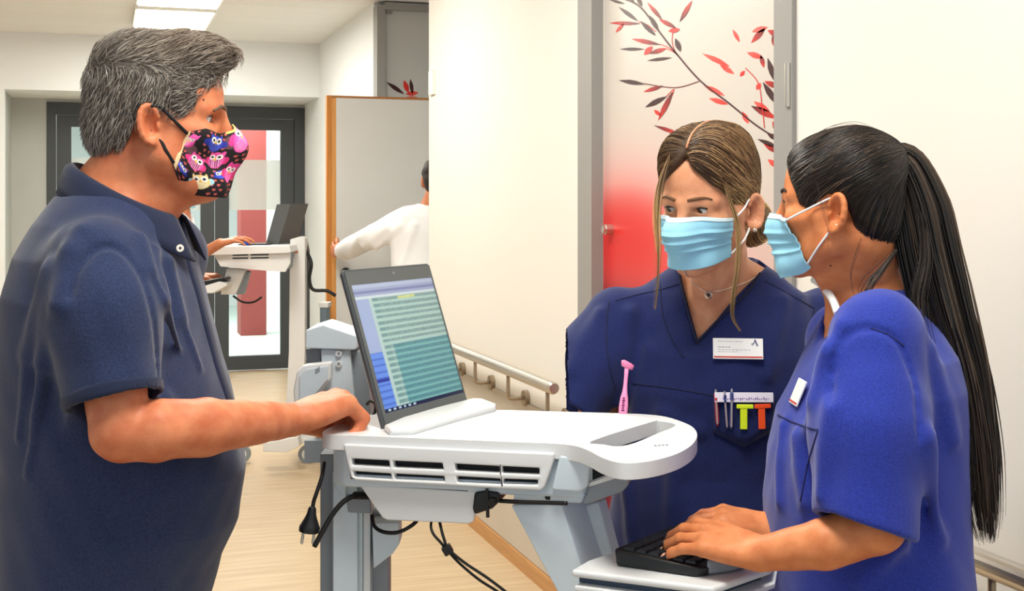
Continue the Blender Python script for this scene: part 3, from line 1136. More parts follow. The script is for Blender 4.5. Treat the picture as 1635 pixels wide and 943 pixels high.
band((vv_ < 0.03), (18, 28, 60))
for q in range(6):
    band((vv_ > 0.008) & (vv_ < 0.022) & (np.abs(uu - 0.06 - 0.06 * q) < 0.015), (150, 170, 190))
hash_ = rng.random((nu, nv))
txt = rows & (hash_ > 0.72) & (uu > 0.27) & (vv_ < 0.87) & (vv_ > 0.04)
base[txt] *= 0.72
sv = np.array([LP(0.013 + a * (LW - 0.021), 0.024 + b * (LH - 0.051), 0.0006) for a, b in zip(uu.ravel(), vv_.ravel())])
q = (np.arange(nu - 1)[:, None] * nv + np.arange(nv - 1)[None, :]).ravel()
fq = np.stack([q, q + nv, q + nv + 1, q + 1], 1)
if np.dot(np.cross(sv[fq[0, 1]] - sv[fq[0, 0]], sv[fq[0, 2]] - sv[fq[0, 0]]), NL) < 0:
    fq = fq[:, ::-1]
put('screen', sv, fq, mat('screen_glow', (255, 255, 255), 0.35, attr='tint', emit=0.26), lap, colors=base.reshape(-1, 3))

# ---- keyboard
kb = thing('keyboard', 'black desktop keyboard on the pull-out tray under the nurse\'s hands', 'keyboard', (0.3, 1.9, ZT))
A_, B_ = on_height(977, 903, ZT), on_height(1126, 924, ZT)
wd = nrm(on_height(1110, 848, ZT) - A_)
kl, kd = 0.33, np.linalg.norm(B_ - A_)
kx = nrm(B_ - A_)


def KB(a, b, z):
    return A_ + kx * a + wd * b + np.array([0, 0, z])


g = G().prism([(0.0, 0.006), (0.006, 0), (kd - 0.012, 0), (kd, 0.012), (kd, kl), (0, kl)], [], lambda p: KB(p[0], p[1], 0.024 - 0.010 * p[0] / kd), lambda p: KB(p[0] * 0.96 + 0.003, p[1], 0.001))
g.put('keyboard_body', M_black, kb, bevel=0.004)
g = G()
kax = np.array([kx, wd - kx * np.dot(wd, kx), [0, 0, 1]])
kax[1] = nrm(kax[1])
for r_ in range(6):
    a = 0.020 + r_ * (kd - 0.048) / 5
    for j in range(17):
        b = 0.018 + j * (kl - 0.03) / 16.5
        if r_ == 5 and 5 <= j <= 10:
            continue
        top = KB(a, b, 0.0275 - 0.010 * a / kd)
        g.prism([(-0.0085, -0.0075), (0.0085, -0.0075), (0.0085, 0.0075), (-0.0085, 0.0075)], [],
                lambda p, t=top: t + kx * p[0] * 0.8 + wd * p[1] * 0.8, lambda p, t=top: t + kx * p[0] + wd * p[1] - np.array([0, 0, 0.0055]))
g.put('keys', mat('key_black', (34, 36, 40), 0.38), kb, kind='stuff')
g = G().box(KB(kd - 0.022, 0.018 + 7.5 * (kl - 0.03) / 16.5, 0.0185), (0.0075, 0.052, 0.004), kax)
g.put('space_bar', mat('key_black', (34, 36, 40)), kb)
g = G().box(KB(kd - 0.008, 0.075, 0.0160), (0.0025, 0.05, 0.0008), kax)
g.put('front_strip', mat('strip_silver', (200, 205, 210), 0.3, metal=0.5), kb)
g = G().box(KB(0.016, kl - 0.05, 0.025), (0.004, 0.012, 0.001), kax)
g.put('indicator_panel', mat('indicator', (170, 176, 180), 0.4), kb)

# ---- cables
def cable(name, label, px, r=0.0032, seg=8):
    pts = spline([C(a, b, d) for a, b, d in px], 8)
    g_ = G().tube(pts, r, seg)
    return pts, g_


pl = thing('power_plug', 'black mains plug with two pins hanging at the cart\'s left corner', 'plug', C(494, 850, 1.99))
_, g = cable('cord', '', [(518, 738, 2.02), (514, 760, 2.0), (506, 785, 1.99), (501, 800, 1.99), (499, 812, 1.99)])
g.put('cord', M_cable, pl, smooth=True)
pa, pb = C(499, 808, 1.99), C(493.5, 848, 1.99)
ax_ = nrm(pb - pa)
g = G().tube([pa + ax_ * t for t in (0, 0.004, 0.012, 0.020, 0.030, 0.033, 0.0405)], [0.0042, 0.0066, 0.0075, 0.0105, 0.0150, 0.0168, 0.0165], 18)
g.put('plug_body', M_black, pl, smooth=False, bevel=0.001)
for dx in (-0.009, 0.0085):
    q0 = pb + np.array([dx, 0, 0])
    G().tube([q0, q0 + ax_ * 0.010, q0 + ax_ * 0.0185, q0 + ax_ * 0.0205], [0.0024, 0.0024, 0.0024, 0.0012], 10).put('pin', mat('pin_steel', (225, 225, 220), 0.25, metal=0.8), pl)
pts, g = cable('a', '', [(592, 792, 2.02), (580, 789, 2.01), (566, 791, 2.0), (548, 801, 1.99), (530, 822, 1.985), (514, 850, 1.98), (502, 872, 1.98)], 0.0042, 10)
o = g.put('power_cable', M_cable, base=C(560, 800, 2.0), smooth=True)
tag(o, 'thick black cable curving down left from the cable cover past the plug', 'cable')
o2 = G().tube([C(590, 791, 2.018), C(566, 790.5, 1.998)], 0.0062, 12)
o2.put('cable_sleeve', M_cable, o)
pts, g = cable('a', '', [(594, 822, 2.03), (597, 838, 2.015), (610, 848, 2.0), (632, 850, 1.99), (652, 842, 1.985), (666, 830, 1.99), (668, 815, 2.0)], 0.0032, 10)
o = g.put('cable_loop', M_cable, base=C(630, 840, 2.0), smooth=True)
tag(o, 'short black cable looping below the left end of the cable cover', 'cable')
pts, g = cable('a', '', [(797, 799, 1.93), (830, 801, 1.91), (870, 802, 1.89), (905, 803, 1.87)], 0.0034, 8)
o = g.put('supply_cable', M_cable, base=C(840, 800, 1.9), smooth=True)
tag(o, 'straight black cable running right from the power unit to the front arm', 'cable')
cl = thing('hanging_cable', 'doubled black cable with a square clip hanging below the cart', 'cable', C(714, 877, 1.95))
_, g = cable('a', '', [(692, 822, 1.97), (688, 838, 1.96), (692, 852, 1.95), (704, 866, 1.95), (716, 880, 1.95), (735, 900, 1.95), (765, 925, 1.95), (800, 948, 1.95), (845, 985, 1.95)], 0.0022)
g.put('cord', M_cable, cl, smooth=True)
_, g = cable('a', '', [(700, 822, 1.975), (704, 842, 1.955), (709, 860, 1.947), (716, 876, 1.945), (742, 898, 1.945), (778, 922, 1.945), (812, 948, 1.945), (850, 980, 1.945)], 0.0024)
g.put('cord', M_cable, cl, smooth=True)
G().box(C(714.5, 877, 1.947), (0.0075, 0.007, 0.0075), np.array([[0.85, 0, 0.5], [0, 1, 0], [-0.5, 0, 0.85]])).put('clip', M_black, cl, bevel=0.002)
_, g = cable('a', '', [(586, 645, 2.2), (592, 640, 2.19), (599, 645, 2.18), (598, 658, 2.17), (588, 666, 2.16)], 0.003, 8)
o = g.put('screen_cable', M_cable, base=C(592, 650, 2.18), smooth=True)
tag(o, 'small black cable bend beside the man\'s knuckles at the screen foot', 'cable')

# ================================================================== THE FAR CART AND LAPTOP
DF = 7.05
fc = thing('medical_cart', 'blurred white computer cart in the background, left of the laptop screen', 'cart', (C(440, 400, DF)[0], DF, 0.0))


def fpoly(px, D, depth, m, name, par=fc, bevel=0.004):
    return flat_poly(px, D, depth, m, name, par, bevel)


M_far = mat('far_cart_white', (226, 226, 226), 0.45)
fpoly([(463, 382), (480, 377), (487, 380), (487, 560), (478, 705), (454, 705), (461, 560)], DF - 0.02, 0.10, M_far, 'lift_column')
fpoly([(489, 385), (492, 400), (492, 560), (484, 700), (479, 700), (488, 560)], DF + 0.05, 0.06, M_dark, 'column_shade_strip')  # dark strip standing in for shade beside the column
fpoly([(314, 398), (330, 393), (462, 392), (465, 402), (460, 404), (316, 408)], DF - 0.25, 0.5, M_far, 'work_surface')
fh = [[(371, 405.5), (396, 405), (396, 408), (371, 408.5)], [(400, 405), (429, 404.5), (429, 407.5), (400, 408)], [(371, 411), (396, 410.5), (396, 413), (371, 413.5)], [(400, 410.5), (429, 410), (429, 412.5), (400, 413)]]
pts = [C(a, b, DF - 0.22) for a, b in [(340, 404), (463, 401), (463, 420), (455, 434), (400, 430), (352, 425)]]
hs = [[(lambda p: (p[0], p[2]))(C(a, b, DF - 0.22)) for a, b in h] for h in fh]
g = G().prism([(p[0], p[2]) for p in pts], hs, lambda p: (p[0], DF - 0.22, p[1]), lambda p: (p[0], DF - 0.19, p[1]))
g.put('vent_panel', M_far, fc)
fpoly([(345, 405), (462, 402), (458, 430), (360, 424)], DF - 0.185, 0.35, M_cartd, 'housing')
fpoly([(362, 428), (392, 430), (376, 470), (352, 470)], DF - 0.15, 0.06, M_far, 'front_arm')
fpoly([(392, 432), (398, 434), (388, 470), (376, 470)], DF - 0.12, 0.06, M_cartd, 'front_arm')
fpoly([(318, 459), (350, 449), (362, 452), (362, 456), (340, 468), (318, 468)], DF - 0.3, 0.35, M_far, 'keyboard_tray')
fpoly([(318, 450), (358, 443), (360, 447), (318, 457)], DF - 0.29, 0.2, M_black, 'tray_keyboard')
fpoly([(420, 708), (475, 697), (478, 712), (458, 722), (420, 721)], DF - 0.3, 0.1, M_far, 'base_leg')
fpoly([(468, 700), (500, 700), (500, 706), (468, 708)], DF - 0.1, 0.45, M_far, 'base_leg')
for px_, py_, dd in ((491, 724, -0.03), (386, 722, -0.03), (500, 708, 0.42)):
    D_ = DF + dd
    a = C(px_, py_, D_)
    a[2] = 0.05
    w = G().cyl(a - np.array([0.0, 0.016, 0]), a + np.array([0.0, 0.016, 0]), 0.05, 20).put('castor', M_cartd, fc)
    G().cyl(a - np.array([0.0, 0.020, 0]), a - np.array([0.0, 0.0165, 0]), 0.03, 16).put('hub', M_far, w)
fpoly([(461, 401), (476, 401), (476, 403.5), (461, 403)], DF - 0.0225, 0.002, mat('orange_mark', (230, 130, 60), 0.5), 'orange_mark')
_, g = cable('a', '', [(489, 400, DF + 0.05), (497, 420, DF), (494, 445, DF), (500, 462, DF), (522, 464, DF), (536, 472, DF)], 0.010)
o = g.put('background_cable', M_cable, base=C(500, 440, DF), smooth=True)
tag(o, 'dark cable hanging behind the column of the blurred background cart', 'cable')
_, g = cable('a', '', [(372, 472, DF - 0.1), (388, 482, DF - 0.1), (405, 482, DF - 0.1), (418, 474, DF - 0.1)], 0.006)
o = g.put('tray_cable', M_cable, base=C(395, 480, DF), smooth=True)
tag(o, 'thin dark cable drooping under the background cart\'s surface', 'cable')
fl = thing('laptop', 'small dark open laptop on the blurred background cart', 'laptop', C(440, 392, DF))
pts = [C(a, b, DF) for a, b in [(424, 391), (444, 391), (464, 325), (442, 326)]]
g = G().prism([(p[0], p[2]) for p in pts], [], lambda p: (p[0], DF + 0.0, p[1]), lambda p: (p[0] + 0.06, DF + 0.25, p[1]))
g.put('lid', mat('far_laptop', (86, 88, 88), 0.5), fl)
fpoly([(380, 391.5), (430, 391), (430, 388.5), (380, 389.5)], DF - 0.1, 0.22, M_black, 'laptop_base', fl, 0.001)
ms = G().ball(C(393, 386, DF - 0.15), (0.035, 0.05, 0.018), 8).put('computer_mouse', mat('mouse_blue', (40, 84, 190), 0.4), base=C(393, 392, DF - 0.15), smooth=True)
tag(ms, 'blue computer mouse under the hand on the background cart', 'mouse')
# grey box by the niche
bx = G().box(C(519, 545, 6.95), (0.03, 0.05, 0.03))
a, b = C(513, 545, 7.25), C(525, 488, 7.25)
g = G().box(((a[0] + b[0]) / 2, 7.25, (b[2]) / 2), ((b[0] - a[0]) / 2, 0.06, b[2] / 2))
o = g.put('waste_bin', mat('bin_bluegrey', (112, 130, 142), 0.5), base=((a[0] + b[0]) / 2, 7.25, 0.0), bevel=0.008)
tag(o, 'narrow blue grey bin beside the oak edged door', 'bin')
put('bin_rim', *(lambda g_: (g_.v, g_.f))(G().box(((a[0] + b[0]) / 2, 7.25, b[2] + 0.008), ((b[0] - a[0]) / 2 + 0.006, 0.066, 0.012))), M_far, o)
g = G().tube(spline([C(493, 480, DF + 0.1), C(497, 487, DF + 0.08), C(501, 488, DF + 0.08)], 4), 0.02, 10)


# ================================================================== PEOPLE: shared builders
def skin(name, a, b):
    return mat(name, a, 0.5, rgb2=b, vscale=38, bump=0.3, bscale=300, bdist=0.001, spec=0.4, sss=0.05)


def head_sdf(S, fr, jaw=1.0, cheek=1.0, cran=(0.0745, 0.094, 0.085), eyef=0.0765, eyes_=0.031):
    k = fr.k

    def E(c, r, kk=0.012, op='u'):
        S.ell(fr(*c), np.array(r) * k, fr.ax, kk * k, op)

    def L(a, b, ra, rb, kk=0.012, op='u'):
        S.cap(fr(*a), fr(*b), ra * k, rb * k, kk * k, op)
    E((0, 0.090 - cran[1], 0.115 - cran[2]), cran, 0)
    E((0, 0.045, 0.030), (0.058, 0.048, 0.056), 0.02)
    E((0, 0.040, -0.034), (0.056 * cheek, 0.053, 0.074), 0.02)
    for s in (-1, 1):
        L((s * 0.050 * jaw, 0.008, -0.062), (s * 0.016 * jaw, 0.076, -0.100), 0.019, 0.017, 0.022)
        L((s * 0.056, 0.020, -0.020), (s * 0.051 * jaw, 0.012, -0.060), 0.018, 0.018, 0.02)
        E((s * 0.041, 0.064, -0.026), (0.021, 0.021, 0.018), 0.02)
        L((s * 0.048, 0.070, 0.012), (s * 0.014, 0.0885, 0.013), 0.009, 0.010, 0.014)
        E((s * 0.011, 0.106, -0.037), (0.009, 0.010, 0.008), 0.006)
    E((0, 0.080, -0.099), (0.020 * jaw, 0.018, 0.016), 0.02)
    L((0, 0.092, 0.008), (0, 0.112, -0.034), 0.0075, 0.0115, 0.014)
    L((-0.018, 0.092, -0.064), (0.018, 0.092, -0.064), 0.008, 0.008, 0.01)
    for s in (-1, 1):
        if eyef < 0.075:
            E((s * (eyes_ + 0.002), eyef + 0.030, 0.0), (0.017, 0.022, 0.0105), 0.010, 's')
        E((s * eyes_, eyef, 0.0), (0.0140, 0.0140, 0.0136), 0.006)
        wide = eyef < 0.075
        if wide:
            E((s * (eyes_ + 0.006), eyef + 0.0150, -0.0005), (0.0150, 0.0140, 0.0058), 0.003, 's')
        E((s * eyes_, eyef + 0.0195, -0.0005), (0.0132, 0.0145, 0.0050), 0.003, 's')
    # ears
    for s in (-1, 1):
        th = math.radians(22) * s
        n = nrm(fr.S * s * math.cos(th) + fr.F * 0.34)
        u = nrm(fr.U - fr.F * 0.18)
        f = np.cross(u, n)
        f = nrm(f) if f @ fr.F > 0 else -nrm(f)
        c = fr(s * 0.0760, -0.012, -0.016)
        S.ell(c, np.array([0.0075, 0.0165, 0.030]) * k, np.array([n, f, np.cross(n, f) * (1 if np.cross(n, f) @ u > 0 else -1)]), 0.006 * k)
        S.ell(c + n * 0.0065 * k + f * 0.0025 * k - u * 0.001 * k, np.array([0.0120, 0.0105, 0.0195]) * k, np.array([n, f, u]), 0.003 * k, 's')
        rim = []
        for i in range(11):
            an = math.radians(20 + i * 24)
            rim.append(c + (f * math.cos(an) * 0.0160 + u * math.sin(an) * 0.0290 + n * (0.0064 + 0.002 * math.sin(an * 0.5))) * k)
        S.path(rim, [0.0036 * k] * 11, 0.004 * k)
        S.ell(c - u * 0.026 * k + f * 0.004 * k + n * 0.003 * k, np.array([0.0055, 0.008, 0.009]) * k, np.array([n, f, u]), 0.005 * k)
        S.ell(c + f * 0.0135 * k - u * 0.004 * k + n * 0.003 * k, np.array([0.004, 0.004, 0.007]) * k, np.array([n, f, u]), 0.004 * k)


def mask_hull(fr, jaw=1.0, nose=1.0, chin=1.0, cheek=1.0, chinf=0.090):
    S = Sdf()
    k = fr.k
    S.ell(fr(0, 0.040, -0.034), np.array([0.057 * cheek, 0.054, 0.074]) * k, fr.ax, 0)
    for s in (-1, 1):
        S.cap(fr(s * 0.050 * jaw, 0.008, -0.062), fr(s * 0.018 * jaw, 0.076, -0.100), 0.020 * k, 0.019 * k, 0.02 * k)
        S.ell(fr(s * 0.041, 0.064, -0.026), np.array([0.022, 0.021, 0.02]) * k, fr.ax, 0.02 * k)
    S.cap(fr(0, 0.088, -0.006), fr(0, 0.112 * nose, -0.040), 0.010 * k, 0.017 * k, 0.03 * k)
    S.cap(fr(0, 0.112 * nose, -0.040), fr(0, chinf, -0.100 * chin), 0.017 * k, 0.022 * k, 0.03 * k)
    return S


def mask_grid(fr, hull, top, bot, phi_top, phi_bot, nu, nv, off=0.004, smooth=6, org=0.015, bpow=2, dip=0.0):
    """top/bot: height at centre and at the edge; returns points (nu, nv, 3), a and v grids, outward directions"""
    a, v = np.meshgrid(np.linspace(-1, 1, nu), np.linspace(0, 1, nv), indexing='ij')
    ut = top[0] + (top[1] - top[0]) * np.abs(a) ** 1.5 - dip * np.sin(np.pi * np.clip(np.abs(a) / 0.75, 0, 1))
    ub = bot[0] + (bot[1] - bot[0]) * np.abs(a) ** bpow
    uu_ = ub + (ut - ub) * v
    phi = a * np.radians(phi_bot + (phi_top - phi_bot) * v)
    k = fr.k
    o = fr.arr(np.stack([0 * a, 0 * a + org, uu_], -1).reshape(-1, 3))
    d = (np.stack([np.sin(phi), np.cos(phi), 0 * a], -1).reshape(-1, 3)) @ fr.ax
    t = np.full(len(o), 0.19 * k)
    done = np.zeros(len(o), bool)
    for i in range(75):
        q = hull.ev(o + d * t[:, None]) - off
        done |= (q < 0.0004)
        t = np.where(done, t, t - np.clip(q * 0.7, 0.0005, 0.02))
        t = np.maximum(t, 0.02)
    t = t.reshape(nu, nv)
    for i in range(smooth):
        p = np.pad(t, 1, mode='edge')
        t = (p[1:-1, 1:-1] * 2 + p[:-2, 1:-1] + p[2:, 1:-1] + p[1:-1, :-2] + p[1:-1, 2:]) / 6
    return o.reshape(nu, nv, 3), d.reshape(nu, nv, 3), t, a, v


def grid_faces(nu, nv):
    q = (np.arange(nu - 1)[:, None] * nv + np.arange(nv - 1)[None, :]).ravel()
    return np.stack([q, q + 1, q + nv + 1, q + nv], 1)


def put_sheet(name, P, m, parent, thick=0.0014, colors=None, outdir=None, **kw):
    nu, nv = P.shape[:2]
    f = grid_faces(nu, nv)
    v = P.reshape(-1, 3)
    n = np.cross(v[f[:, 1]] - v[f[:, 0]], v[f[:, 3]] - v[f[:, 0]])
    if outdir is not None and (n * outdir.reshape(-1, 3)[f[:, 0]]).sum() < 0:
        f = f[:, ::-1]
    o = put(name, v, f, m, parent, smooth=True, colors=colors, **kw)
    md = o.modifiers.new('thickness', 'SOLIDIFY')
    md.thickness, md.offset = thick, -1
    return o


def hand(S, w, a, b, c, sc=1.0, mcp=(30, 30, 30, 30), pip=(30, 30, 30, 30), dip=(20, 20, 20, 20), spread=(8, 2, -4, -10), thumb=None, k=0.004, fat=1.0):
    a = nrm(a)
    c = nrm(np.asarray(c) - a * (np.asarray(c) @ a))
    bb = np.cross(a, c)
    b = bb if bb @ np.asarray(b) > 0 else -bb
    ob = [0.030, 0.010, -0.011, -0.030]
    oa = [0.086, 0.090, 0.084, 0.075]
    ln = [(0.042, 0.025, 0.021), (0.047, 0.029, 0.022), (0.043, 0.027, 0.021), (0.034, 0.020, 0.019)]
    rd = [(0.0100, 0.0088, 0.0080), (0.0100, 0.0088, 0.0080), (0.0096, 0.0085, 0.0077), (0.0088, 0.0077, 0.0070)]
    S.ell(w + (a * 0.045 + c * (-0.004)) * sc, np.array([0.047, 0.034, 0.0155]) * sc * fat, np.array([a, b, c]), 0.014)
    tips = []
    for i in range(4):
        kn = w + (a * oa[i] + b * ob[i] + c * (0.003 if i in (1, 2) else 0.0)) * sc
        S.cap(w + (a * 0.012 + b * ob[i] * 0.55) * sc, kn, 0.0135 * sc * fat, 0.0118 * sc * fat, 0.010)
        sp = math.radians(spread[i])
        da = a * math.cos(sp) + b * math.sin(sp)
        ang = 0.0
        p = kn
        for j, bend in enumerate((mcp[i], pip[i], dip[i])):
            ang += math.radians(bend)
            dv = da * math.cos(ang) - c * math.sin(ang)
            q = p + dv * ln[i][j] * sc
            r0 = rd[i][j] * sc * fat
            r1 = (rd[i][j + 1] if j < 2 else rd[i][j] * 0.86) * sc * fat
            S.cap(p, q, r0 * (1.06 if j else 1.1), r1, k if j == 0 else 0.003)
            p = q
        tips.append((p, dv, nrm(da * math.sin(ang) + c * math.cos(ang)), rd[i][2] * sc))
    if thumb is not None:
        pts = [w + (a * t[0] + b * t[1] + c * t[2]) * sc for t in thumb]
        S.path(pts, [0.0155 * sc * fat, 0.0125 * sc * fat, 0.0105 * sc * fat, 0.0088 * sc * fat][:len(pts)], 0.007)
        dv = nrm(pts[-1] - pts[-2])
        tips.append((pts[-1], dv, nrm(c - dv * (c @ dv)), 0.0095 * sc))
    return tips


def nails(tips, m, par):
    for p, d, n, r in tips:
        g = G()
        g.ball(p - d * r * 0.25 + n * r * 0.60, (r * 0.80, r * 0.62, r * 0.28), 6, np.array([d, np.cross(n, d), n]))
        g.put('fingernail', m, par, smooth=True)


def eyeball(fr, s, gaze, par, iris=(70, 52, 40), rad=0.0126, eyef=0.0765, eyes_=0.031):
    c = fr(s * eyes_, eyef, 0.0)
    g = G().ball(c, rad * fr.k, 22)
    v = np.array(g.v)
    an = np.degrees(np.arccos(np.clip(((v - c) / np.linalg.norm(v - c, axis=1)[:, None]) @ nrm(gaze), -1, 1)))
    col = np.tile(np.array(lin((226, 220, 216))), (len(v), 1))
    col[an < 31] = lin(iris)
    col[(an < 31) & (an > 26)] = np.array(lin(iris)) * 0.4
    col[an < 13] = lin((10, 8, 8))
    return put('eye', g.v, g.f, mat('eyeball', (255, 255, 255), 0.12, attr='tint'), par, smooth=True, colors=col)


def brow(fr, s, m, par, thick=0.0032, lift=0.0, body=None, droop=0.0025):
    pts = [fr(s * (0.012 + 0.0095 * i), 0.13, 0.016 + lift + 0.0035 * math.sin(min(i, 4) / 4 * 2.2) - (droop * max(i - 2 if droop > 0.003 else i - 3, 0))) for i in range(5)]
    out = []
    for p in pts:
        d = -fr.F
        t = 0.0
        for _ in range(40):
            q = body.ev((p + d * t)[None])[0]
            if q < 0.0005:
                break
            t += max(q * 0.8, 0.0004)
        out.append(p + d * t)
    g = G().tube(spline(out, 4), [thick * fr.k * (0.7 + 0.5 * math.sin(math.pi * min(i / 16 + 0.15, 1))) for i in range(17)], 8)
    return g.put('eyebrow', m, par, smooth=True)


def lash(fr, s, m, par, r=0.0011, eyef=0.0765, eyes_=0.031):
    c = fr(s * eyes_, eyef, 0.0)
    pts = []
    for i in range(9):
        th = math.radians(-58 + i * 14.5)
        x, y = math.sin(th) * 0.0128, math.cos(th)
        z = 0.0046 * math.cos(th) ** 1.2
        rr = 0.0138
        f = math.sqrt(max(rr * rr - x * x - z * z, 1e-6))
        pts.append(c + (x * fr.S + (f + 0.0008) * fr.F + z * fr.U) * fr.k)
    return G().tube(pts, r * fr.k, 6).put('eyelashes', m, par, smooth=True)


def poly_sdf(P):
    P = np.asarray(P, float)

    def fn(x, y):
        d = np.full(len(x), 1e9)
        s = np.ones(len(x))
        n = len(P)
        for i in range(n):
            a, b = P[i], P[i - 1]
            e = b - a
            wx, wy = x - a[0], y - a[1]
            t = np.clip((wx * e[0] + wy * e[1]) / (e @ e), 0, 1)
            d = np.minimum(d, (wx - e[0] * t) ** 2 + (wy - e[1] * t) ** 2)
            c1, c2, c3 = y >= a[1], y < b[1], e[0] * wy > e[1] * wx
            fl = (c1 & c2 & c3) | (~c1 & ~c2 & ~c3)
            s = np.where(fl, -s, s)
        return s * np.sqrt(d)
    return fn


def strands(S, seeds, dirf, length, nseg, r, rs, lift=0.0008, grow=0.0, jitter=0.15, taper=0.25):
    """thin tapered hairs lying on the surface of S; returns verts, quads, strand index per vertex"""
    P = np.array(seeds)
    n = len(P)
    length = np.broadcast_to(np.asarray(length, float), (n,))
    rd = np.random.default_rng(rs)
    jit = rd.normal(size=(n, 3)) * jitter
    jl = rd.uniform(0, 1, n)
    pts = [P]
    e = 0.0015
    for i in range(nseg):
        nx = np.stack([S.ev(P + e * np.eye(3)[j]) - S.ev(P - e * np.eye(3)[j]) for j in range(3)], 1)
        nx /= np.linalg.norm(nx, axis=1)[:, None] + 1e-9
        d = dirf(P) + jit
        d -= nx * (d * nx).sum(1)[:, None]
        d /= np.linalg.norm(d, axis=1)[:, None] + 1e-9
        P = P + d * (length / nseg)[:, None]
        tgt = lift * (0.3 + jl) + grow * (i + 1) / nseg * jl
        P = P - nx * np.clip(S.ev(P) - tgt, -0.01, 0.01)[:, None]
        pts.append(P)
    return strand_mesh(np.stack(pts, 1), r, taper, rd)


def strand_mesh(T, r, taper=0.25, rd=None):
    n, m = T.shape[:2]
    r = np.broadcast_to(np.asarray(r, float), (n,))
    t = np.gradient(T, axis=1)
    t /= np.linalg.norm(t, axis=2)[..., None] + 1e-9
    ref = np.tile(np.array([0.31, 0.62, 0.2]), (n, m, 1))
    x = np.cross(t, ref)
    x /= np.linalg.norm(x, axis=2)[..., None] + 1e-9
    y = np.cross(t, x)
    w = np.interp(np.linspace(0, 1, m), [0, 0.15, 0.6, 1], [0.7, 1, 0.9, taper])
    V = []
    for j in range(3):
        a = 2 * math.pi * j / 3
        V.append(T + (x * math.cos(a) + y * math.sin(a)) * (r[:, None] * w[None])[..., None])
    V = np.stack(V, 2).reshape(-1, 3)
    b = (np.arange(n)[:, None] * m + np.arange(m - 1)[None]).reshape(-1)
    F = []
    for j in range(3):
        j2 = (j + 1) % 3
        F.append(np.stack([b * 3 + j, b * 3 + j2, (b + 1) * 3 + j2, (b + 1) * 3 + j], 1))
    return V, np.concatenate(F), np.repeat(np.arange(n), m * 3)


def join(*parts):
    V, F, I, k, ki = [], [], [], 0, 0
    for v, f, i in parts:
        V.append(v)
        F.append(np.asarray(f) + k)
        I.append(np.asarray(i) + ki)
        k += len(v)
        ki += int(np.max(i)) + 1
    return np.concatenate(V), np.concatenate(F), np.concatenate(I)


def tints(idx, cols, rs, lo=0.55, hi=1.25):
    rd = np.random.default_rng(rs)
    n = int(idx.max()) + 1
    c = np.array([lin(q) for q in cols])
    w = rd.random(n)
    k = np.minimum((w * len(c)).astype(int), len(c) - 1)
    return (c[k] * rd.uniform(lo, hi, n)[:, None])[idx]


def smooth_mesh(v, f, n=1):
    for _ in range(n):
        acc = np.zeros_like(v)
        cnt = np.zeros(len(v))
        for i in range(4):
            j = (i + 1) % 4
            np.add.at(acc, f[:, i], v[f[:, j]])
            np.add.at(acc, f[:, j], v[f[:, i]])
            np.add.at(cnt, f[:, i], 1)
            np.add.at(cnt, f[:, j], 1)
        v = v * 0.5 + acc / cnt[:, None] * 0.5
    return v


def put_sdf(name, S, lo, hi, h, m, par, sm=0, **kw):
    v, f = S.mesh(lo, hi, h)
    if sm:
        v = smooth_mesh(v, f, sm)
    return put(name, v, f, m, par, smooth=True, **kw)


def hit(S, px, py, D0, D1, off=0.0):
    """first point of S along the ray through a pixel, with its normal"""
    D = D0
    for _ in range(200):
        q = S.ev(C(px, py, D)[None])[0] - off
        if q < 0.0003 or D > D1:
            break
        D += max(q * 0.7, 0.0004)
    p = C(px, py, D)
    e = 0.003
    n = np.array([S.ev((p + e * a)[None])[0] - S.ev((p - e * a)[None])[0] for a in np.eye(3)])
    return p, nrm(n)


def seam(S, px, D0, D1, m, par, r=0.0011, name='seam', n=6, off=0.0):
    P = spline([np.array(q, float) for q in px], n)
    pts = [hit(S, a, b, D0, D1, off)[0] for a, b in P]
    return G().tube(pts, r, 6).put(name, m, par, smooth=True)


def legs(par, cx_, cy_, zt, F, m, shoe, hip=0.10, gap=0.09, rx=0.16, ry=0.12, stance=0.0):
    F = nrm([F[0], F[1], 0])
    Lx = np.array([-F[1], F[0], 0])
    S = Sdf()
    c = np.array([cx_, cy_, 0])
    S.ell(c + [0, 0, zt - 0.02], (rx, ry, 0.12) if abs(F[1]) > abs(F[0]) else (ry, rx, 0.12), None, 0)
    for s in (-1, 1):
        h_ = c + Lx * s * gap + [0, 0, zt - 0.08]
        k_ = c + Lx * s * gap + F * (0.02 + stance * s) + [0, 0, 0.47]
        a_ = c + Lx * s * (gap + 0.01) + F * (stance * s * 1.4) + [0, 0, 0.075]
        S.path([h_, k_, a_], [0.090, 0.066, 0.058], 0.03)
    S.fun(lambda p: 0.035 - p[:, 2], (0, 0, 0), 99, 0.006, 'i')
    lo = c + [-0.3, -0.3, 0.0]
    hi = c + [0.3, 0.3, zt + 0.12]
    put_sdf('trousers', S, lo, hi, 0.010, m, par)
    for s in (-1, 1):
        a_ = c + Lx * s * (gap + 0.01) + F * (stance * s * 1.4)
        T = Sdf()
        T.path([a_ - F * 0.05 + [0, 0, 0.045], a_ + F * 0.06 + [0, 0, 0.040], a_ + F * 0.16 + [0, 0, 0.032]], [0.044, 0.043, 0.034], 0.02)
        T.fun(lambda p: 0.003 - p[:, 2], (0, 0, 0), 99, 0.004, 'i')
        T.fun(lambda p: p[:, 2] - 0.085, (0, 0, 0), 99, 0.01, 'i')
        put_sdf('shoe', T, a_ + [-0.25, -0.25, -0.02], a_ + [0.25, 0.25, 0.12], 0.008, shoe, par)


M_loop = mat('ear_loop_white', (240, 242, 244), 0.6)
M_nail = mat('nail_pink', (236, 176, 152), 0.3)


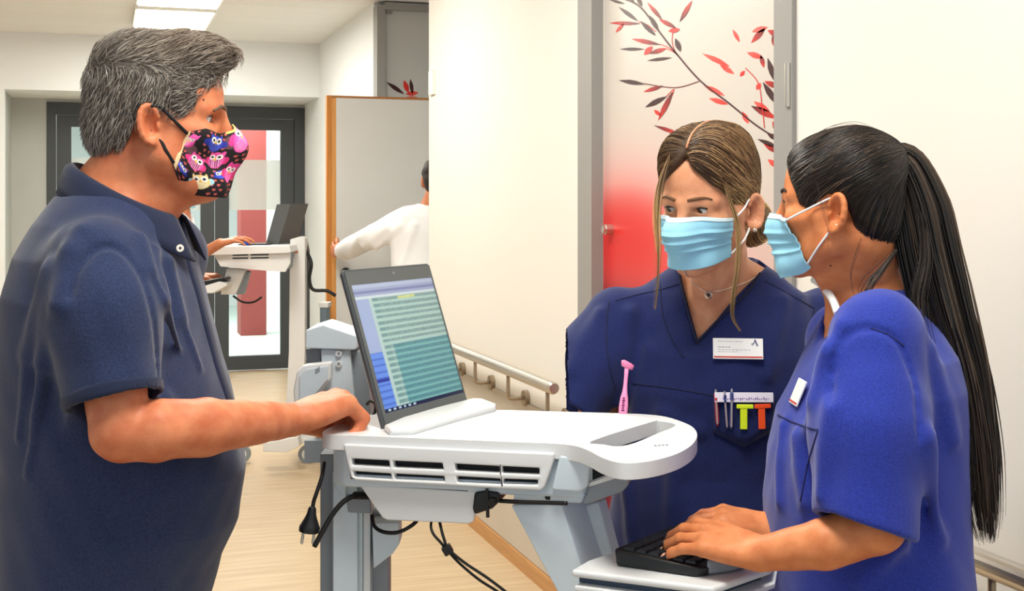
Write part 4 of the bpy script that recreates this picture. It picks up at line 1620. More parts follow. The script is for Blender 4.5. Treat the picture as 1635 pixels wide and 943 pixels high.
def surgical_mask(fr, par, hull, name='face_mask', top=(-0.010, -0.026), bot=(-0.120, -0.090), phi=(72, 60), ears=(-1, 1), seed=3, off=0.005):
    nu, nv = 61, 64
    o, d, t, a, v = mask_grid(fr, hull, top, bot, phi[0], phi[1], nu, nv, off, 14)
    pl = np.zeros_like(v)
    for v0 in (0.36, 0.52, 0.68):
        x = (v - v0) / 0.075
        pl += np.where((x > -1) & (x < 1), np.clip(1 - np.abs(x), 0, 1) * np.where(x > 0, 1, 0.2), 0)
    fold = pl * 0.0045 * np.clip(1.15 - np.abs(a) * 0.5, 0, 1)
    rd = np.random.default_rng(seed)
    wr = sum(0.0009 * np.sin(a * rd.uniform(4, 14) + v * rd.uniform(3, 12) + rd.uniform(0, 6)) for _ in range(4)) * (0.3 + np.abs(a))
    P = o + d * (t + (fold + wr) * fr.k)[..., None]
    mk = put_sheet(name, P, mat('surgical_blue', (152, 212, 238), 0.75, vary=0.04, vscale=60, bump=0.3, bscale=600, bdist=0.0004), par, 0.0015, outdir=d)
    # white top and side hems
    hem = P[:, -6:, :] + d[:, -6:, :] * 0.0010
    put_sheet('top_hem', hem, mat('mask_hem', (214, 236, 246), 0.8), mk, 0.0008, outdir=d[:, -6:, :])
    for v0 in (0.40, 0.56, 0.72):
        j = int(v0 * (nv - 1))
    for s in ears:
        i = 0 if s < 0 else nu - 1
        c1, c0 = P[i, -4], P[i, 5]
        e1, e0 = fr(s * 0.0775, -0.001, 0.008), fr(s * 0.0765, -0.002, -0.040)
        md = (c1 + e1) / 2 + fr.S * s * 0.004
        G().tube(spline([c1, md, e1, fr(s * 0.0815, -0.012, 0.006)], 6), 0.0017 * fr.k, 8).put('ear_loop', M_loop, mk, smooth=True)
        md = (c0 + e0) / 2 + fr.S * s * 0.006
        G().tube(spline([c0, md, e0, fr(s * 0.0815, -0.012, -0.034)], 6), 0.0017 * fr.k, 8).put('ear_loop', M_loop, mk, smooth=True)
    return mk


def hair_cap(fr, prims, region, wob=None):
    S = Sdf()
    k = fr.k
    for c, r in prims:
        S.ell(fr(*c), np.array(r) * k, fr.ax, 0.02 * k if S.ops else 0)
    pf_ = poly_sdf(region)

    def reg(p):
        q = fr.inv(p)
        return pf_(q[:, 1], q[:, 2]) * k
    if wob is not None:
        S.warp = wob
    full = S.copy()
    S.fun(reg, fr.o, 99, 0.008 * k, 'i')
    return S, full, reg


# ================================================================== THE MAN IN THE NAVY POLO SHIRT
MD = 1.95
man = thing('person', 'grey haired man in navy polo shirt and owl print mask, hand resting on the cart', 'person', (-0.60, MD, 0.0))
M_skin1 = skin('skin_man', (216, 136, 96), (194, 106, 70))
fr = Frame(C(255, 188, MD), (math.cos(math.radians(13)), math.sin(math.radians(13))), pitch=math.radians(2), scale=1.0)
rows = []
for z, xb, xf, ry in [(0.70, -0.775, -0.50, 0.165), (0.80, -0.785, -0.485, 0.178), (0.84, -0.787, -0.472, 0.182), (0.89, -0.787, -0.458, 0.186), (0.95, -0.787, -0.431, 0.19),
                      (1.03, -0.787, -0.418, 0.192), (1.10, -0.786, -0.428, 0.194), (1.20, -0.784, -0.458, 0.198), (1.30, -0.775, -0.484, 0.196), (1.36, -0.760, -0.500, 0.180),
                      (1.41, -0.735, -0.515, 0.148), (1.445, -0.712, -0.528, 0.108), (1.47, -0.692, -0.540, 0.080), (1.482, -0.670, -0.545, 0.055)]:
    rows.append((z, (xb + xf) / 2, MD, (xf - xb) / 2, ry))
sh, el = C(166, 436, 1.775), C(192, 688, 1.725)
arm = [sh, el, C(250, 687, 1.74), C(330, 681, 1.785), C(415, 674, 1.87), C(464, 670, 1.945)]
armr = [0.050, 0.041, 0.0425, 0.0405, 0.031, 0.0265]
sh2 = np.array([sh[0], 2 * MD - sh[1], sh[2]])
arm2 = [sh2, C(110, 690, 2.15), C(190, 740, 2.13)]

B1_ = Sdf()
B1_.loft([r for r in rows if r[0] > 0.75], off=-0.016, k=0)
B1_.path([fr(0, -0.018, -0.055), np.array([-0.612, MD, 1.46]), np.array([-0.628, MD, 1.40])], [0.062, 0.066, 0.085], 0.03)
B1_.cap(fr(0, 0.045, -0.105), np.array([-0.565, MD, 1.45]), 0.030, 0.045, 0.035)
head_sdf(B1_, fr, jaw=1.12, cheek=1.06, eyef=0.0665, eyes_=0.0365)
B1_.ell(fr(0, 0.05, -0.10), np.array([0.045, 0.042, 0.022]), fr.ax, 0.03)
B1_.path(arm, armr, 0.02)
B1_.path(arm2, [0.050, 0.042, 0.030], 0.02)
w1 = arm[-1]
aa = nrm(C(556, 634, 2.045) - w1)
tips = hand(B1_, w1 + aa * 0.004, aa, np.array([-0.25, 0.95, 0.15]), np.array([-0.36, -0.34, 0.87]), 1.17,
            mcp=(44, 48, 50, 52), pip=(84, 84, 82, 78), dip=(46, 46, 42, 40), spread=(5, 1, -3, -7),
            thumb=[(0.022, 0.026, -0.008), (0.055, 0.046, -0.022), (0.085, 0.042, -0.040), (0.106, 0.034, -0.052)], fat=1.16)
hand(B1_, arm2[-1], np.array([1, 0, -0.1]), np.array([0, -1, 0]), np.array([0, 0.2, 1.0]), 1.0, thumb=[(0.02, 0.026, -0.006), (0.05, 0.05, -0.012), (0.078, 0.058, -0.016), (0.1, 0.06, -0.02)])
B1_.warp = wobble(0.0007, 70, 6, 5)
body = put_sdf('body', B1_, (-0.83, 1.62, 0.72), (-0.17, 2.27, 1.72), 0.0027, M_skin1, man, sm=1)
nails(tips[3:4], M_nail, body)
for s in (-1, 1):
    eyeball(fr, s, fr.F - fr.U * 0.18, man, (86, 98, 104), eyef=0.0665, eyes_=0.0365)
M_brow1 = mat('brow_man', (104, 82, 66), 0.8)
for s in (-1, 1):
    brow(fr, s, M_brow1, man, 0.0026, 0.001, B1_, 0.0042)
    lash(fr, s, mat('lash_man', (96, 62, 48), 0.7), man, 0.0010, 0.0665, 0.0365)
G().ball(hit(B1_, 325, 159, 1.7, 2.1)[0], 0.0016, 6).put('mole', mat('mole', (96, 52, 40), 0.6), body)
G().ball(hit(B1_, 347, 196, 1.7, 2.1)[0], 0.0006, 4).put('mole', mat('mole', (96, 52, 40), 0.6), body)

# polo shirt
M_polo = mat('polo_navy', (46, 60, 98), 0.85, rgb2=(31, 40, 70), vscale=420, bump=0.55, bscale=900, bdist=0.0012, sheen=0.25, spec=0.2)
M_polod = mat('polo_rib', (34, 42, 68), 0.85, bump=0.6, bscale=700, bdist=0.001, sheen=0.15, spec=0.2)
P1 = Sdf()
P1.loft(rows, k=0)
cuffn = nrm(C(186, 690, 1.72) - C(168, 430, 1.775))
cuffn = nrm(cuffn + np.array([0.10, 0, 0.0]))
ce = C(184, 641, 1.73)
P1.path([C(160, 424, 1.785), C(166, 500, 1.755), C(184, 670, 1.728)], [0.072, 0.073, 0.0665], 0.035, clip=[(ce, cuffn)])
P1.path([np.array([C(160, 424, 1.785)[0], 2.115, C(160, 424, 1.785)[2]]), C(166, 660, 2.15)], [0.072, 0.066], 0.035)
# folds running from shoulder to side and across the belly
for a, b, r0, r1 in [((128, 372, 1.79), (70, 600, 1.80), 0.013, 0.010), ((108, 400, 1.80), (44, 760, 1.82), 0.012, 0.011), ((248, 400, 1.80), (285, 560, 1.80), 0.012, 0.009),
                     ((270, 420, 1.82), (318, 590, 1.84), 0.010, 0.009), ((80, 430, 1.82), (30, 700, 1.84), 0.012, 0.012), ((226, 380, 1.78), (262, 480, 1.765), 0.010, 0.008),
                     ((262, 640, 1.765), (300, 690, 1.77), 0.014, 0.008)]:
    p0, p1 = hit(P1, a[0], a[1], 1.5, 2.2)[0], hit(P1, b[0], b[1], 1.5, 2.2)[0]
    mid = hit(P1, (a[0] + b[0]) / 2 - 6, (a[1] + b[1]) / 2, 1.5, 2.2)[0]
    P1.path([p0 + [0, 0.004, 0], mid + [0, 0.003, 0], p1 + [0, 0.005, 0]], [r0 * 0.6, r0 * 0.75, r1 * 0.6], 0.024)
P1.cap(ce + cuffn * 0.08, ce - cuffn * 0.045, 0.0575, 0.0575, 0.006, 's')
# groove where the sleeve meets the body
sg_ = [hit(P1, a, b, 1.5, 2.2)[0] for a, b in spline([np.array(q, float) for q in [(110, 470), (122, 432), (146, 402), (170, 392), (196, 400), (222, 432), (240, 480), (250, 540), (256, 600)]], 3)]
P1.path(sg_, [0.0035] * len(sg_), 0.010, 's')
P1.path([fr(0, -0.02, -0.02), np.array([-0.600, MD, 1.455]), np.array([-0.585, MD, 1.43])], [0.072, 0.076, 0.074], 0.012, 's')
P1.path([np.array([-0.55, MD, 1.46]), np.array([-0.50, MD, 1.40]), np.array([-0.455, MD, 1.33])], [0.05, 0.020, 0.002], 0.006, 's')
wa, wb = wobble(0.0022, 16, 6, 11, (1.2, 1, 0.45)), wobble(0.0008, 60, 6, 12)
P1.warp = lambda p: wa(p) + wb(p)
shirt = put_sdf('polo_shirt', P1, (-0.83, 1.60, 0.68), (-0.38, 2.30, 1.54), 0.0036, M_polo, man, sm=1)
# ribbed cuff
CF = Sdf()
CF.path([C(166, 500, 1.755), C(184, 670, 1.728)], [0.0745, 0.0682], 0, clip=[(ce + cuffn * 0.001, cuffn), (ce - cuffn * 0.021, -cuffn)])
CF.cap(ce + cuffn * 0.08, ce - cuffn * 0.06, 0.0600, 0.0600, 0.003, 's')
CF.warp = lambda p: wa(p)
put_sdf('sleeve_cuff', CF, ce - 0.1, ce + 0.1, 0.0028, M_polod, shirt, sm=1)
# collar: stand and fall around the neck
cu, cl_ = [], []
nth = 61
Pc = np.zeros((nth, 9, 3))
for i in range(nth):
    th = math.radians(-162 + 324 * i / (nth - 1))          # 0 at the back
    f_ = (1 - math.cos(th)) / 2                             # 0 back, 1 front
    up = np.array([-0.600 - 0.078 * math.cos(th), MD + 0.079 * math.sin(th), 1.507 - 0.083 * f_])
    fall = 0.044 + 0.030 * f_ ** 3
    lo_ = np.array([-0.597 - 0.104 * math.cos(th) - 0.002, MD + 0.108 * math.sin(th), up[2] - fall])
    lo_[0] += 0.018 * f_ ** 4
    inn = np.array([-0.600 - 0.075 * math.cos(th), MD + 0.076 * math.sin(th), up[2] - 0.036])
    top_o = up + np.array([-0.012 * math.cos(th), 0.012 * math.sin(th), -0.003])
    c_ = spline([inn, up - [0, 0, 0.004], up, top_o, (top_o * 0.5 + lo_ * 0.5) + [0, 0, 0.001], lo_], 8)
    Pc[i] = np.array([c_[int(round(j * (len(c_) - 1) / 8))] for j in range(9)])
cen = np.array([-0.6, MD, 1.44])
put_sheet('collar', Pc, M_polod, shirt, 0.003, outdir=Pc - cen)
# placket and buttons down the front
pp = []
for z in np.linspace(1.425, 1.13, 16):
    x = -0.35
    for _ in range(200):
        q = P1.ev(np.array([[x, MD - 0.008, z]]))[0]
        if q < 0.0003:
            break
        x -= max(q * 0.7, 0.0005)
    pp.append(x)
Pp = np.zeros((16, 5, 3))
for i, z in enumerate(np.linspace(1.425, 1.13, 16)):
    for j, dy in enumerate((-0.021, -0.010, 0.0, 0.010, 0.021)):
        Pp[i, j] = (max(pp[i], -0.545) + 0.0035 - 1.9 * dy * dy * 4, MD + dy, z)
put_sheet('placket', Pp, M_polod, shirt, 0.003, outdir=np.tile(np.array([1.0, 0, 0]), (16, 5, 1)))
M_but = mat('shirt_button', (232, 228, 220), 0.3)
for bx_, by_ in ((287, 396),):
    b0 = C(bx_, by_, 1.868)
    nb = nrm([0.45, -0.85, 0.1])
    bt = G().cyl(b0, b0 + nb * 0.0028, 0.0056, 20).put('button', M_but, shirt)
    G().cyl(b0 + nb * 0.0029, b0 + nb * 0.0033, 0.0020, 10).put('button_hole', M_black, bt)
    flapc = [np.array(C(262, 372, 1.885)), np.array(C(300, 372, 1.872)), np.array(C(306, 402, 1.868)), np.array(C(286, 414, 1.872))]
legs(man, -0.63, MD, 0.80, (1, 0), mat('trousers_dark', (46, 48, 54), 0.8), mat('shoe_black', (24, 24, 26), 0.4), rx=0.17, ry=0.13, gap=0.10)

# short grey hair
reg1 = [(0.112, 0.094), (0.098, 0.080), (0.083, 0.060), (0.066, 0.042), (0.054, 0.010), (0.0375, -0.006), (0.028, -0.004), (0.018, 0.008), (0.004, 0.015), (-0.014, 0.012), (-0.028, -0.004), (-0.036, -0.022),
        (-0.050, -0.056), (-0.092, -0.060), (-0.25, -0.05), (-0.25, 0.3), (0.3, 0.3), (0.3, 0.09)]
w0 = wobble(0.0012, 130, 8, 3)
HS, HF, _ = hair_cap(fr, [((0, -0.010, 0.036), (0.0815, 0.1030, 0.091)), ((0, 0.040, 0.090), (0.068, 0.062, 0.044)), ((0, 0.076, 0.104), (0.050, 0.034, 0.018)), ((0, -0.035, 0.075), (0.07, 0.066, 0.054)),
                          ((0, -0.052, -0.02), (0.062, 0.060, 0.06))], reg1, w0)
hv, hf = HS.mesh(fr.o - 0.15, fr.o + 0.17, 0.0030)
hi_ = np.zeros(len(hv), int)
rd = np.random.default_rng(21)
nrm_ok = HF.ev(hv) > -0.004
idx = rd.choice(np.flatnonzero(nrm_ok), 8500)


def flow1(p):
    q = fr.inv(p)
    top = 1 / (1 + np.exp(-(q[:, 2] - 0.070) / 0.012))
    d = np.zeros_like(q)
    d[:, 1] = top * 1.0 + (1 - top) * np.where(q[:, 1] > 0.02, -1.0, -0.30)
    d[:, 2] = top * (0.55 - 7 * np.maximum(q[:, 1] - 0.06, 0)) - (1 - top) * np.where(q[:, 1] > 0.02, 0.30, 0.9)
    d[:, 0] = top * 0.35
    return d @ fr.ax


def cap_ind(v, f, i0=0):
    return v, f, np.zeros(len(v), int)


q0 = fr.inv(hv[idx])
ln_ = np.where(q0[:, 2] > 0.07, rd.uniform(0.022, 0.05, len(idx)), rd.uniform(0.010, 0.022, len(idx)))
sv_, sf_, si_ = strands(HF, hv[idx], flow1, ln_, 5, 0.00046, 5, 0.0012, 0.0065, 0.17)
# a few curled locks over the forehead
T = []
for i in range(110):
    s0 = rd.uniform(-0.045, 0.045)
    b = fr(s0, 0.070 + rd.uniform(-0.02, 0.02), 0.112 + rd.uniform(-0.006, 0.010))
    e_ = fr(s0 + rd.uniform(-0.012, 0.012), 0.110 + rd.uniform(-0.014, 0.012), 0.106 + rd.uniform(-0.008, 0.008))
    mid = (b + e_) / 2 + fr.U * rd.uniform(0.002, 0.012)
    tip = e_ - fr.U * rd.uniform(0.004, 0.018) + fr.F * rd.uniform(-0.006, 0.008)
    T.append(np.array(spline([b, mid, e_, tip], 3))[:10])
lv, lf, li = strand_mesh(np.array(T), 0.0007, 0.15)
V_, F_, I_ = join((hv, hf, hi_), (sv_, sf_, si_), (lv, lf, li))
qz = fr.inv(V_)
col = tints(I_, [(150, 140, 132), (116, 106, 98), (186, 180, 172), (92, 80, 70), (158, 146, 134)], 8, 0.7, 1.15)
col[I_ == 0] = lin((86, 78, 72))
browner = np.clip((qz[:, 2] - 0.06) / 0.05, 0, 1)[:, None] * np.clip((qz[:, 1] + 0.06) / 0.08, 0, 1)[:, None]
col = col * (1 - 0.35 * browner) + col * np.array([0.95, 0.72, 0.52]) * 0.35 * browner
put('hair', V_, F_, mat('hair_strands', (255, 255, 255), 0.55, attr='tint', spec=0.4), man, smooth=True, colors=col)

# owl print cloth mask
hull = mask_hull(fr, 1.12, 0.94, 1.0, 1.06, 0.070)
hull.ell(fr(0, 0.070, -0.108), np.array([0.030, 0.024, 0.018]), fr.ax, 0.03)
nu, nv = 221, 120
o, d, t, a, v = mask_grid(fr, hull, (-0.004, -0.024), (-0.121, -0.074), 66, 82, nu, nv, 0.004, 10, bpow=5, dip=0.013)
t = t + 0.004 * np.exp(-(a / 0.05) ** 2) * np.sin(np.pi * np.clip(v, 0, 1)) + 0.0008 * np.sin(a * 23 + v * 5)
P = o + d * t[..., None]
Xp = 655 - 215 * np.abs(a)
Yp = 690 - 240 * v
ink = np.zeros((nu, nv, 3))
ink[:] = lin((24, 18, 24))


def paint(m_, rgb):
    ink[m_] = lin(rgb)


def ell_(cx_, cy_, rx, ry, rot=0.0):
    c_, s_ = math.cos(rot), math.sin(rot)
    x, y = Xp - cx_, Yp - cy_
    return ((c_ * x + s_ * y) / rx) ** 2 + ((-s_ * x + c_ * y) / ry) ** 2 < 1


for i in range(14):
    for j in range(16):
        hx_, hy_ = 428 + 19 * i + (9 if j % 2 else 0), 440 + 17 * j
        if (i * 7 + j * 3) % 3 != 0:
            paint(ell_(hx_ - 2, hy_, 3, 3) | ell_(hx_ + 2, hy_, 3, 3) | ell_(hx_, hy_ + 3, 2.6, 3), (206, 96, 92))
paint(ell_(470, 540, 26, 20, 0.5), (96, 62, 70))
paint(ell_(600, 490, 22, 24, 0.4), (104, 66, 74))


def owl(cx_, cy_, w_, h_, rot, body_, belly, wing, ch='g'):
    c_, s_ = math.cos(rot), math.sin(rot)
    x, y = Xp - cx_, Yp - cy_
    lx_, ly_ = c_ * x + s_ * y, -s_ * x + c_ * y
    paint((np.abs(np.abs(lx_) - w_ * 1.05) / (w_ * 0.42)) ** 2 + ((ly_ - h_ * 0.1) / (h_ * 0.45)) ** 2 < 1, wing)
    paint((lx_ / w_) ** 2 + (ly_ / h_) ** 2 < 1, body_)
    paint((np.abs(np.abs(lx_) - w_ * 0.6) < w_ * 0.3) & (ly_ < -h_ * 0.55) & (ly_ > -h_ * 1.1 + np.abs(np.abs(lx_) - w_ * 0.75)), body_)
    bl = (lx_ / (w_ * 0.72)) ** 2 + ((ly_ - h_ * 0.3) / (h_ * 0.62)) ** 2 < 1
    paint(bl, belly)
    if ch == 'g':
        paint(bl & ((np.floor(lx_ / 3.4) + np.floor(ly_ / 3.4)) % 2 == 0), body_)
    else:
        paint(bl & (np.floor(lx_ / 3.2) % 2 == 0), (120, 40, 90))
    for sg in (-1, 1):
        ex, ey = sg * w_ * 0.42, -h_ * 0.38
        paint((lx_ - ex) ** 2 + (ly_ - ey) ** 2 < (w_ * 0.38) ** 2, (250, 246, 240))
        paint((lx_ - ex) ** 2 + (ly_ - ey) ** 2 < (w_ * 0.18) ** 2, (20, 16, 20))
    paint(((lx_) / (w_ * 0.16)) ** 2 + ((ly_ + h_ * 0.12) / (h_ * 0.16)) ** 2 < 1, (242, 190, 60))


owl(545, 492, 32, 30, 0.0, (58, 72, 196), (84, 104, 220), (40, 50, 150))
owl(632, 486, 25, 46, 0.25, (238, 92, 178), (246, 150, 206), (206, 60, 140))
owl(500, 580, 27, 30, 0.25, (236, 84, 168), (232, 150, 190), (214, 50, 120), 's')
owl(570, 552, 25, 30, 0.0, (236, 84, 168), (230, 146, 200), (214, 50, 120), 's')
owl(588, 606, 17, 15, -0.3, (52, 70, 200), (70, 92, 220), (40, 50, 150))
owl(622, 604, 22, 34, 0.35, (238, 70, 160), (248, 130, 190), (206, 50, 110))
owl(530, 642, 27, 26, -0.35, (238, 210, 140), (250, 236, 200), (160, 210, 226))
owl(462, 640, 16, 16, 0.4, (58, 72, 196), (84, 104, 220), (40, 50, 150))
owl(452, 510, 16, 40, 0.5, (238, 92, 178), (246, 190, 216), (206, 60, 140))
edge_ = (np.abs(a) > 0.955)
paint(edge_, (236, 206, 160))
paint((v > 0.972) & (np.abs(a) < 0.30), (222, 220, 120))
paint((v < 0.02), (30, 24, 28))
mk = put_sheet('face_mask', P, mat('owl_cloth', (255, 255, 255), 0.8, attr='tint', bump=0.3, bscale=700, bdist=0.0005), man, 0.002, colors=ink.reshape(-1, 3), outdir=d, label='black cloth mask printed with pink, blue and yellow owls')
for s in (-1, 1):
    i = 0 if s < 0 else nu - 1
    for c1, e1, e2 in ((P[i, -6], fr(s * 0.0790, 0.004, 0.011), fr(s * 0.084, -0.010, 0.011)), (P[i, 6], fr(s * 0.0745, 0.006, -0.040), fr(s * 0.079, -0.010, -0.036))):
        pts = spline([c1, (c1 * 0.45 + e1 * 0.55) + fr.S * s * 0.005, e1, e2], 6)
        G().tube(pts, 0.0026, 8).put('ear_loop', mat('loop_black', (20, 20, 24), 0.8), mk, smooth=True)


# ================================================================== THE BLONDE NURSE BEHIND THE CART
BD = 2.34
blonde = thing('person', 'fair haired nurse in dark navy scrubs behind the cart, looking at the laptop', 'person', (0.387, BD, 0.0))
M_skin2 = skin('skin_blonde', (224, 162, 126), (206, 138, 102))
frb = Frame(C(1135, 322, 2.20), (-math.sin(math.radians(39)), -math.cos(math.radians(39))), pitch=math.radians(9), roll=math.radians(-2), scale=0.98)
BYAW = math.radians(-14)
BL, BF = np.array([math.cos(BYAW), math.sin(BYAW), 0]), np.array([math.sin(BYAW), -math.cos(BYAW), 0])
bc = np.array([0.387, BD, 0])
rows = [(0.66, 0.380, BD, 0.215, 0.135), (0.80, 0.381, BD, 0.208, 0.132), (0.95, 0.384, BD, 0.190, 0.122), (1.04, 0.384, BD - 0.006, 0.185, 0.126), (1.10, 0.386, BD - 0.010, 0.178, 0.132),
        (1.17, 0.387, BD - 0.006, 0.176, 0.126), (1.23, 0.388, BD, 0.172, 0.108), (1.275, 0.388, BD, 0.158, 0.088), (1.305, 0.388, BD, 0.122, 0.074), (1.33, 0.388, BD, 0.086, 0.064), (1.350, 0.388, BD, 0.060, 0.050)]
B2_ = Sdf()
B2_.loft([r for r in rows if r[0] > 0.75], BYAW, off=-0.011, k=0)
B2_.path([frb(0, -0.012, -0.055), C(1150, 445, 2.315), C(1148, 480, 2.33)], [0.050, 0.054, 0.070], 0.03)
B2_.cap(frb(0, 0.035, -0.10), C(1132, 470, 2.27), 0.026, 0.030, 0.03)
B2_.cap(C(1140, 481, 2.266), C(1200, 462, 2.296), 0.008, 0.008, 0.02)
head_sdf(B2_, frb, jaw=0.92, cheek=0.97)
barm = [C(988, 508, 2.345), C(955, 652, 2.375), C(930, 738, 2.27)]
B2_.path(barm, [0.046, 0.037, 0.027], 0.02)
hand(B2_, barm[-1], C(908, 870, 2.23) - barm[-1], np.array([0.2, -1.0, 0.0]), np.array([-1, -0.2, 0.0]), 0.92, thumb=[(0.02, 0.026, -0.006), (0.05, 0.046, -0.012), (0.078, 0.05, -0.02), (0.1, 0.05, -0.026)])
barm2 = [C(1316, 508, 2.36), C(1340, 690, 2.37), C(1290, 800, 2.22)]
B2_.path(barm2, [0.046, 0.037, 0.027], 0.02)
hand(B2_, barm2[-1], np.array([-0.4, -0.5, -0.4]), np.array([-0.5, 0.5, 0.2]), np.array([-0.3, -0.3, 0.8]), 0.92, thumb=[(0.02, 0.026, -0.006), (0.05, 0.046, -0.012), (0.078, 0.05, -0.02), (0.1, 0.05, -0.026)])
B2_.warp = wobble(0.0004, 80, 6, 15)
bodyb = put_sdf('body', B2_, (0.10, 2.00, 0.74), (0.70, 2.52, 1.62), 0.0027, M_skin2, blonde, sm=1)
gaze = nrm(frb.F - 0.30 * frb.U - 0.42 * frb.S)
for s in (-1, 1):
    eyeball(frb, s, gaze, blonde, (92, 82, 68))
    brow(frb, s, mat('brow_blonde', (112, 78, 52), 0.8), blonde, 0.0026, 0.002, B2_)
    lash(frb, s, mat('lash_dark', (28, 20, 18), 0.6), blonde, 0.0017)

# scrub top
M_navy = mat('scrub_navy', (34, 45, 102), 0.8, rgb2=(24, 33, 76), vscale=500, bump=0.35, bscale=900, bdist=0.001, sheen=0.15, spec=0.2)
M_navyd = mat('scrub_navy_seam', (22, 28, 62), 0.85)
S2 = Sdf()
S2.loft(rows, BYAW, k=0)
a0, a1 = C(986, 506, 2.345), C(910, 652, 2.30)
ad = nrm(a1 - a0)
S2.path([a0, (a0 + a1) / 2 + [-0.006, 0, 0], a1 + ad * 0.03], [0.060, 0.060, 0.070], 0.05, clip=[(a1, nrm(ad + [-0.15, 0, 0.0]))])
S2.cap(a1 + ad * 0.08, a1 - ad * 0.045, 0.063, 0.055, 0.005, 's')
a2, a3 = C(1314, 508, 2.36), C(1342, 680, 2.37)
S2.path([a2, a3], [0.060, 0.062], 0.045)
for (x0, y0), (x1, y1), r in [((1005, 500), (985, 640), 0.008), ((1040, 560), (1010, 700), 0.007), ((1250, 480), (1225, 600), 0.008), ((1060, 660), (1120, 690), 0.007), ((1190, 700), (1235, 660), 0.008),
                              ((1000, 760), (1010, 880), 0.009), ((1080, 720), (1075, 860), 0.008), ((960, 500), (915, 590), 0.007)]:
    S2.cap(hit(S2, x0, y0, 2.0, 2.6)[0] + [0, 0.003, 0], hit(S2, x1, y1, 2.0, 2.6)[0] + [0, 0.004, 0], r * 0.8, r * 0.5, 0.025)
vb, vl, vr = C(1113, 546, 2.225), C(1080, 424, 2.30), C(1219, 428, 2.30)


def lz(p):
    q = np.atleast_2d(p) - bc
    return q @ BL, q[:, 2], q @ BF


(bx, bz, _), (lx_, lz_, _), (rx_, rz_, _) = [tuple(float(k_[0]) for k_ in lz(p)) for p in (vb, vl, vr)]


def vneck(p):
    l, z, f = lz(p)
    nl = nrm([lz_ - bz, -(lx_ - bx)])
    nr_ = nrm([-(rz_ - bz), rx_ - bx])
    d1 = -((l - bx) * nl[0] + (z - bz) * nl[1])
    d2 = -((l - bx) * nr_[0] + (z - bz) * nr_[1])
    return np.maximum(np.maximum(d1, d2), -(f - 0.004))


S2full = S2.copy()
S2.fun(vneck, (vb + vl + vr) / 3, 0.35, 0.003, 's')
S2.cap(C(1149, 425, 2.33), C(1149, 360, 2.33), 0.066, 0.085, 0.006, 's')
S2.path([C(1149, 448, 2.33), C(1148, 700, 2.34)], [0.060, 0.10], 0.006, 's')
wa2, wb2 = wobble(0.0022, 17, 6, 31, (1.3, 1, 0.5)), wobble(0.0008, 55, 6, 32)
S2.warp = lambda p: wa2(p) + wb2(p)
S2full.warp = S2.warp
top2 = put_sdf('scrub_top', S2, (0.10, 2.06, 0.64), (0.72, 2.54, 1.40), 0.0036, M_navy, blonde, sm=1)
for px in ([(1113, 546), (1100, 500), (1088, 455), (1084, 430)], [(1113, 546), (1150, 508), (1190, 470), (1214, 436)]):
    seam(S2full, px, 2.0, 2.6, M_navyd, top2, 0.0030, 'neck_binding', off=0.001)
for px in ([(982, 480), (1018, 470), (1054, 462), (1086, 452)], [(1222, 448), (1258, 468), (1300, 492)], [(1054, 450), (1058, 500), (1072, 540), (1092, 572)],
           [(1010, 612), (1060, 618), (1110, 626), (1140, 632)], [(972, 480), (968, 530), (972, 580), (982, 620)], [(1300, 494), (1290, 540), (1292, 600)]):
    seam(S2full, px, 2.0, 2.6, M_navyd, top2, 0.0012)
# chest pocket
pk = [[hit(S2full, 1138 + (1236 - 1138) * i / 10, 632 + (y_ if y_ < 60 else y_) - 0.3 * i + (0 if y_ < 40 else -abs(i - 5) * (y_ - 40) * 0.12), 2.0, 2.6)[0] - np.array([0, 0.0045, 0]) for y_ in (0, 20, 40, 62, 82)] for i in range(11)]
put_sheet('chest_pocket', np.array(pk), M_navy, top2, 0.002, outdir=np.tile(np.array([0, -1.0, 0]), (11, 5, 1)))
legs(blonde, 0.384, BD, 0.78, BF, mat('trousers_navy', (30, 34, 58), 0.8), mat('shoe_white', (225, 225, 222), 0.5), rx=0.17, ry=0.12, gap=0.085)

# name badge (plate, red line, emblem, lines of small print)
M_badge = mat('badge_white', (246, 245, 244), 0.35)
M_badred = mat('badge_red', (206, 62, 44), 0.4)
M_ink = mat('badge_ink', (44, 56, 120), 0.5)
M_inkg = mat('badge_grey_ink', (160, 160, 172), 0.5)


